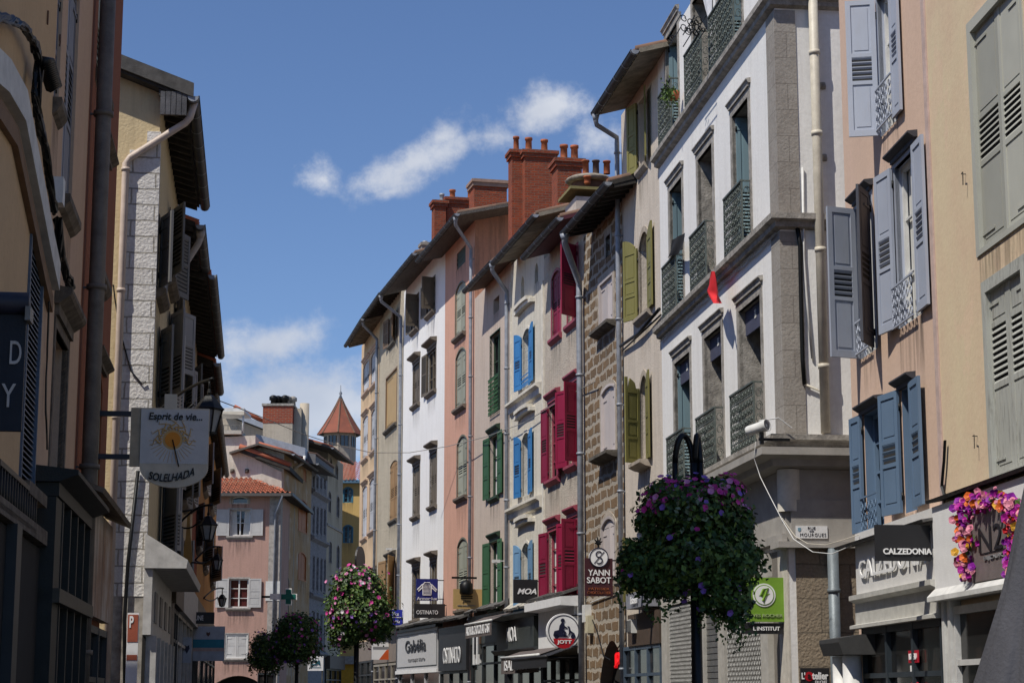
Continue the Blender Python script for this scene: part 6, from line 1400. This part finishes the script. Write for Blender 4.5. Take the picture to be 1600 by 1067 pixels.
def petals(m, p, n, s, mat, rnd):
    t = Vector((rnd.gauss(0, 1), rnd.gauss(0, 1), rnd.gauss(0, 1))); t = (t - n * t.dot(n)).normalized(); b = n.cross(t)
    ring = [p + (t * math.cos(k * PI / 5) + b * math.sin(k * PI / 5)) * s * (1 if k % 2 == 0 else .86) + n * s * .25 for k in range(10)]
    m.add([p - n * s * .1] + ring, [(0, k + 1, (k + 1) % 10 + 1) for k in range(10)], mat)
def flower_column(loc, blobs, pole_h, N_, nf, leaf, fsz, fmix, label, seed=1, hoop=False, rp=.038):
    """blobs: (x, y, z, rx, ry, rz) ellipsoids around the pole, local metres, z measured from the ground"""
    rnd = random.Random(seed); o = empty('flower_column', loc, 0, label, 'flower basket', 'lamp posts carrying ball-shaped petunia baskets')
    m = MB(); m.tube([(0, 0, 0), (0, 0, pole_h)], [rp * 1.15, rp], 14, IRON); m.lathe([(.12, 0), (.12, .2), (.07, .3)], seg=12, mat=IRON); m.build('pole', o)
    m = MB()
    for (x, y, z, a, b, c) in blobs[:2]: m.lathe([(0, z - c * .35), (a * .45, z - c * .3), (a * .62, z), (a * .5, z), (0, z - .02)], seg=14, mat=BLK)
    m.build('basket', o)
    F = MB(); vol = [a * b * c for (_, _, _, a, b, c) in blobs]; tv = sum(v ** .67 for v in vol)
    sites = []
    for bl, v in zip(blobs, vol):
        for k in range(int(N_ * v ** .67 / tv)):
            d = Vector((rnd.gauss(0, 1), rnd.gauss(0, 1), rnd.gauss(0, 1))).normalized()
            f_ = rnd.uniform(.6, 1.02) + .12 * math.sin(d.x * 9 + seed) * math.sin(d.z * 8 + d.y * 7) + (rnd.random() ** 5) * .35
            p = Vector((bl[0] + d.x * bl[3] * f_, bl[1] + d.y * bl[4] * f_, bl[2] + d.z * bl[5] * f_))
            n = (d + Vector((rnd.gauss(0, .5), rnd.gauss(0, .5), rnd.gauss(0, .5) + .3))).normalized()
            cl = math.sin(p.x * 14 + seed) + math.sin(p.z * 11 + 2) + math.sin(p.y * 13)
            q = rnd.random() + cl * .14
            leafquad(F, p, n, leaf * rnd.uniform(.6, 1.3), LEAF[0 if q < .45 else 1 if q < .8 else 3 if q > 1.1 else 2], rnd)
            sites.append((p, d, cl))
    for k in range(26 if hoop else 18):                      # trailing stems round the lower rim
        b_ = rnd.choice(blobs[1:]); a = rnd.uniform(0, 2 * PI); x0, y0 = b_[0] + b_[3] * .85 * math.cos(a), b_[1] + b_[4] * .85 * math.sin(a); z0 = b_[2] - b_[5] * .3; ln = rnd.uniform(.12, .32)
        for q in range(int(ln / .012)):
            t = q * .012; leafquad(F, Vector((x0 + .03 * math.sin(t * 20 + a) + rnd.gauss(0, .012), y0 + rnd.gauss(0, .012), z0 - b_[5] * .3 - t)), Vector((rnd.gauss(0, 1), -1, rnd.gauss(0, 1))).normalized(), leaf * rnd.uniform(.5, .9), LEAF[rnd.randint(0, 2)], rnd)
    F.build('foliage', o)
    P_ = MB(); cand = rnd.sample(sites, min(len(sites), nf * 12)); used = 0
    for p, d, cl in cand:
        if used >= nf: break
        zt = max(b_[2] + b_[5] for b_ in blobs); top = (zt - p.z) < .26
        if cl < rnd.uniform(-1.5, 1.2) * 1.0 and not top: continue
        if hoop and not top and rnd.random() < .85: continue
        w = fmix[0] if top else fmix[1]
        mt = rnd.choices(FLO, w)[0]; petals(P_, p + d * leaf * .7, (d + Vector((0, -.4, .2))).normalized(), fsz * rnd.uniform(.7, 1.2), mt, rnd); used += 1
    P_.build('blossom', o)
    if hoop:
        m = MB()
        for sx_, w_ in ((-.07, .065), (.03, .02)):
            c = 0.0; m.tube([(sx_ + w_ * math.cos(t) + (.0 if w_ > .05 else 0), .1 * math.sin(t * 2) * .3, zt + .12 + .2 * math.sin(t)) for t in [PI * k / 14 for k in range(15)]] , .022, 8, IRON)
            m.tube([(sx_ - w_, 0, zt - .2), (sx_ - w_, 0, zt + .12)], .022, 8, IRON); m.tube([(sx_ + w_, 0, zt - .2), (sx_ + w_, 0, zt + .12)], .022, 8, IRON)
        m.build('hoop', o)
    return o
K = 14 / 3000.0
def bl(u, v, rx, rz, Y, cx, yoff=0.0): # picture ellipse -> local ellipsoid
    k = Y / 3000.0; z = at(u, v, Y)[2]; return ((u - cx) * k, yoff, z, rx * k, rx * k * .95, rz * k)
cx = 1090; lx = at(cx, 1085, 14)
flower_column((lx[0], 14, 0), [bl(1085, 798, 74, 44, 14, cx), bl(1082, 868, 86, 46, 14, cx), bl(1012, 895, 42, 36, 14, cx, -.05), bl(1152, 878, 42, 40, 14, cx, -.05), bl(1148, 940, 26, 40, 14, cx, -.1), bl(1118, 925, 30, 38, 14, cx, -.1), bl(1045, 775, 32, 24, 14, cx), bl(1128, 770, 38, 22, 14, cx), bl(1160, 822, 24, 30, 14, cx), bl(1022, 815, 26, 30, 14, cx), bl(1060, 905, 50, 28, 14, cx), bl(992, 870, 20, 30, 14, cx)],
              2.9, 15000, 430, .05, .024, ((5, 3, 1, 0), (.3, .3, 3, .6)), 'large dark flower basket column, nearest the camera', 3, hoop=True)
cx = 556; lx = at(cx, 1085, 30)
flower_column((lx[0], 30, 0), [bl(556, 925, 40, 34, 30, cx), bl(560, 955, 50, 38, 30, cx), bl(540, 985, 28, 24, 30, cx), bl(585, 975, 26, 26, 30, cx), bl(556, 905, 30, 18, 30, cx)],
              2.9, 15000, 380, .06, .032, ((2, 3, .5, .5), (5, 3, .8, .5)), 'sunlit pink and green flower basket column', 5)
cx = 463; lx = at(cx, 1085, 42)
flower_column((lx[0], 42, 0), [bl(462, 985, 33, 26, 42, cx), bl(462, 1010, 36, 26, 42, cx), bl(440, 1005, 20, 18, 42, cx)], 2.6, 8000, 200, .07, .034, ((5, 2, 1, 0), (3, 1, 2, 0)), 'shaded crimson flower basket column, middle of the three far ones', 8)
cx = 414; lx = at(cx, 1085, 58)
flower_column((lx[0], 58, 0), [bl(414, 1008, 23, 20, 58, cx), bl(412, 1028, 25, 20, 58, cx)], 2.6, 5000, 90, .08, .036, ((3, 2, 1, 0), (2, 1, 2, 0)), 'smallest dark flower basket column in front of the pink house', 11)
# back of a round street sign, seen edge-on above the sunlit basket
o = empty('round_sign', at(557, 1085, 62)[:2] + (0,), 0, 'dark round road sign seen from behind above the sunlit basket', 'road sign')
z = at(557, 875, 62)[2]; m = MB(); m.tube([(0, 0, 0), (0, 0, z)], .04, 8, IRON); m.build('pole', o)
m = MB(); m.X = Matrix.Translation((.05, 0, z)) @ Matrix.Rotation(rad(76), 4, 'Z'); disc(m, 0, 0, .45, -.03, .03, BLK, 24); m.build('plate', o)
# ================================================================== flower garland on the white fascia
H = YL; o = empty('flower_garland', H.l2w(*((H.px(1550, 850, -.2)[0]), -.2, H.px(1550, 850, -.2)[1])), H.rz, 'garland of artificial magenta, orange and pink flowers around the plate', 'garland')
gm = MB(); lf = MB(); rnd = random.Random(4); ox, oz = H.px(1550, 850, -.2)
COLS = [plain('silk_magenta', (.42, .01, .3), .6), plain('silk_purple', (.25, .01, .32), .6), plain('silk_orange', (.75, .16, .02), .6), plain('silk_pink', (.7, .25, .35), .6), plain('silk_red', (.6, .02, .03), .6), plain('silk_yellow', (.7, .38, .03), .6)]
path = [(1516, 905, 5), (1513, 880, 8), (1512, 850, 12), (1510, 820, 12), (1508, 795, 12), (1520, 783, 13), (1540, 783, 13), (1562, 778, 14), (1580, 785, 16), (1588, 800, 14), (1586, 830, 12), (1588, 860, 11), (1590, 890, 9), (1594, 905, 5)]
for i in range(len(path) - 1):
    for k in range(30):
        t = rnd.random(); u = path[i][0] * (1 - t) + path[i + 1][0] * t; v = path[i][1] * (1 - t) + path[i + 1][1] * t; r = path[i][2] * (1 - t) + path[i + 1][2] * t
        x, z = H.px(u + rnd.gauss(0, r * .5), v + rnd.gauss(0, r * .5), -.2); p = Vector((x - ox, rnd.uniform(-.08, .02), z - oz)); n = Vector((rnd.gauss(1.0, .5), -.8, rnd.gauss(0.1, .5))).normalized()
        s_ = rnd.choice((.022, .03, .038, .05)); zone = math.sin(i * 2.1 + u * .15)
        c = rnd.choices(COLS, (5, 3, 1, 2.5, .6, .3) if (zone > -.3) else (2, 1, 3, 3, 1.5, 1))[0]
        for lay in range(3): petals(gm, p + n * .008 * lay, n, s_ * (1 - .28 * lay), c, rnd)
        if k % 3 == 0: leafquad(lf, p + Vector((0, .03, 0)), n, .08, LEAF[rnd.randint(0, 1)], rnd)
gm.build('blossom', o); lf.build('leaves', o)
# ================================================================== small things
# loudspeaker on the corner house
H = WB; x, z = H.px(1186, 668, -.5); o = empty('loudspeaker', H.l2w(x, -.5, z), H.rz, 'white horn loudspeaker cylinder above the corner cornice', 'loudspeaker')
ang = Matrix.Rotation(rad(42), 4, 'Z') @ Matrix.Scale(.75, 4) @ Matrix.Rotation(rad(80), 4, 'Y')
m = MB(); m.X = ang; m.lathe([(0, -.28), (.09, -.28), (.1, -.25), (.105, .0), (.12, .18), (.125, .2), (.11, .2), (.1, .17), (0, .165)], seg=20, mat=WHITEP); m.build('body', o)
m = MB(); m.X = ang; m.lathe([(0, .171), (.098, .174)], seg=20, mat=GRI); m.lathe([(.03, .176), (.0, .18)], seg=12, mat=WHITEP); m.build('grille', o)
m = MB(); m.box(.02, .06, -.02, .45, -.2, -.16, IRON); m.box(.0, .08, .0, .05, -.25, -.08, IRON); m.tube([(.0, 0, .1), (0, .3, .15), (0, .5, .0)], .01, 5, WHITEP); m.build('bracket', o)
# cables hanging from the corner to the left and right
def wire(name, pts, r, mat, label, cat='cable', n=10, sag=None):
    m = MB(); m.tube(pts, r, 6, mat); return tag(m.build(name), label, cat)
A = [(1181, 690, 27.9), (1178, 715, 28.1), (1188, 745, 28.0), (1203, 775, 27.6), (1222, 812, 27.0), (1240, 842, 26.5), (1270, 862, 26.0), (1300, 865, 25.6), (1330, 852, 25.2), (1342, 842, 25.0)]
wire('overhead_cable', [at(u, v, Y - .6) for u, v, Y in A], .006, WHITEP, 'white cable sagging from the loudspeaker across the side street')
A = [(1222, 812, 27.0), (1242, 840, 26.6), (1262, 852, 26.2), (1290, 854, 25.8), (1318, 846, 25.4), (1342, 838, 25.0)]
wire('overhead_cable', [at(u, v - 3, Y - .5) for u, v, Y in A], .005, CR, 'thinner cream cable just above the white cable under the street plate')
A = [(332, 622, 40), (380, 640, 48), (420, 656, 52), (470, 677, 56), (530, 696, 60), (580, 707, 63), (640, 707, 64), (700, 697, 62), (760, 682, 57), (820, 660, 52), (890, 617, 47), (930, 596, 44)]
wire('overhead_wire', [at(u, v, Y) for u, v, Y in A], .012, plain('pale_wire', (.3, .29, .27), .6), 'thin overhead wire strung across the whole street')
# security cameras
def cctv(loc, rz, label):
    o = empty('security_camera', loc, rz, label, 'camera'); m = MB(); m.box(-.14, .08, -.05, .05, -.04, .05, WHITEP); m.lathe([(.0, -.08), (.05, -.06), (.06, -.02)], (-.05, 0, 0), 12, WHITEP); m.build('housing', o); m = MB(); m.box(.08, .3, -.015, .015, .0, .03, WHITEP); m.box(.28, .32, -.04, .04, -.06, .08, WHITEP); m.build('arm', o)
x, z = GR.px(621, 858); cctv(GR.l2w(x, -.3, z), math.atan2(-GR.n.y, -GR.n.x), 'small white security camera above the tan shutters')
x, z = BG.px(793, 877); cctv(BG.l2w(x, -.3, z), math.atan2(-BG.n.y, -BG.n.x), 'small white security camera beside the dark green shutters')
# red flag, black cloth, white drape, balcony plant, ornate bracket
def cloth(name, label, cat, H, pts_l, pts_r, y, mat, n=14, amp=.05, par=None):
    m = MB(); vs = []; k = 8
    for i in range(n + 1):
        t = i / n; f_ = t * (len(pts_l) - 1); j = min(int(f_), len(pts_l) - 2); q = f_ - j
        a = Vector(H.px(*pts_l[j], y)) * (1 - q) + Vector(H.px(*pts_l[j + 1], y)) * q; b = Vector(H.px(*pts_r[j], y)) * (1 - q) + Vector(H.px(*pts_r[j + 1], y)) * q
        for c in range(k + 1):
            s_ = c / k; p = a * (1 - s_) + b * s_; vs.append((p[0], y + amp * math.sin(s_ * 9 + t * 3) * (.3 + t), p[1]))
    m.add(vs, [(i * (k + 1) + c, i * (k + 1) + c + 1, (i + 1) * (k + 1) + c + 1, (i + 1) * (k + 1) + c) for i in range(n) for c in range(k)], mat, True)
    ob = m.build(name); ob.location = H.Pa; ob.rotation_euler = (0, 0, H.rz); return tag(ob, label, cat)
REDC = plain('red_cloth', (.62, .02, .025), .75, 0, .1, 5, .1)
cloth('flag', 'red cloth pennant hanging from the middle balcony', 'flag', WB, [(1111, 424), (1106, 440), (1103, 452), (1118, 474)], [(1116, 424), (1121, 445), (1125, 465), (1127, 474)], -.33, REDC, amp=.05)
cloth('laundry', 'black garment draped over the left middle balcony rail', 'laundry', WB, [(1050, 375), (1046, 390), (1043, 404)], [(1070, 364), (1070, 378), (1069, 390)], -.22, plain('black_cloth', (.012, .012, .014), .9), amp=.03)
cloth('drape', 'white sheet hanging in the top balcony window', 'curtain', WB, [(1092, -30), (1100, 10), (1106, 36), (1112, 60), (1113, 110)], [(1112, -30), (1113, 20), (1114, 40), (1116, 80), (1116, 118)], -.02, plain('white_cloth', (.7, .7, .72), .85), amp=.03)
x, z = WB.px(1045, 145, -.3); o = empty('balcony_plant', WB.l2w(x, -.3, z), 0, 'trailing green plant on the top left balcony rail', 'plant'); F = MB(); rnd = random.Random(9)
for k in range(170): d = Vector((rnd.gauss(0, .07), rnd.gauss(0, .07), rnd.gauss(-.03, .1))); leafquad(F, d, Vector((rnd.gauss(0, 1), -1, rnd.gauss(0, 1))).normalized(), .07, LEAF[rnd.randint(0, 1)], rnd)
F.build('foliage', o)
m = MB(); m.lathe([(0, -.12), (.09, -.12), (.12, .05), (.1, .05), (0, .04)], (.1, .1, 0), 12, POT); m.build('pot', o)
x, z = WB.px(1088, 60, -.3); o = empty('iron_bracket', WB.l2w(x, -.3, z), WB.rz, 'scrolled wrought iron flower bracket jutting from the top middle balcony', 'bracket'); m = MB(); rnd = random.Random(2)
for k in range(16):
    c = Vector((rnd.uniform(-.15, .75), rnd.uniform(-.45, 0), rnd.uniform(-.12, .16))); r = rnd.uniform(.04, .08); m.tube([(c.x + r * math.cos(t) * (1 - t / 12), c.y + r * .6 * math.cos(t + 1), c.z + r * math.sin(t) * (1 - t / 12)) for t in [j * .6 for j in range(12)]], .009, 5, IRON)
for y in (-.45, -.2, 0): m.tube([(-.2, y, -.1), (.8, y, -.1)], .01, 5, IRON); m.tube([(-.2, y, .12), (.8, y, .12)], .01, 5, IRON)
m.build('scrollwork', o)
# folded grey parasol, bottom right, close to the camera
o = empty('parasol', at(1640, 1085, 9)[:2] + (0,), 0, 'folded dark grey market parasol at the bottom right corner', 'parasol')
m = MB(); rings = 14; seg = 96; vs = []; GC = plain('charcoal_canvas', (.06, .06, .07), .85, 0, .1, 6, .3)
k = 9 / 3000.0
prof = [(1548, 1600, 1010 + 180), (1530, 1600, 1067), (1560, 1600, 985), (1580, 1604, 930), (1600, 1610, 850), (1618, 1616, 760), (1632, 1624, 700)]
pr = [(.0, 98, 1240), (0, 115, 1120), (0, 104, 1067), (0, 84, 1000), (0, 68, 945), (0, 50, 880), (0, 36, 820), (0, 22, 760), (0, 10, 700)]
for (_, r, v) in pr:
    z = at(1640, v, 9)[2]
    for i in range(seg):
        t = 2 * PI * i / seg; rr = r * k * (1 + (.16 * abs(math.sin(4 * t)) ** .6 - .09 + .03 * math.sin(13 * t + v * .02)) * min(1, r / 40)); vs.append((rr * math.cos(t), rr * math.sin(t), z))
m.add(vs, [(j * seg + i, j * seg + (i + 1) % seg, (j + 1) * seg + (i + 1) % seg, (j + 1) * seg + i) for j in range(len(pr) - 1) for i in range(seg)], GC, True); m.build('canopy', o)
m = MB(); m.tube([(0, 0, 0), (0, 0, at(1640, 690, 9)[2])], .025, 10, GRI); m.lathe([(.28, 0), (.28, .08), (.05, .12)], seg=20, mat=IRON); m.build('pole', o)
# utility box on the olive house shop, red dot sign
x, z = OL.px(986, 978, -.2); o = empty('utility_box', OL.l2w(x, -.14, z), OL.rz, 'small white utility box over the blue grey shop front', 'box'); m = MB(); m.box(-.2, .2, -.1, .12, -.14, .14, WHITEP); m.box(-.18, .18, -.115, -.1, -.12, .12, GRI); m.build('casing', o)
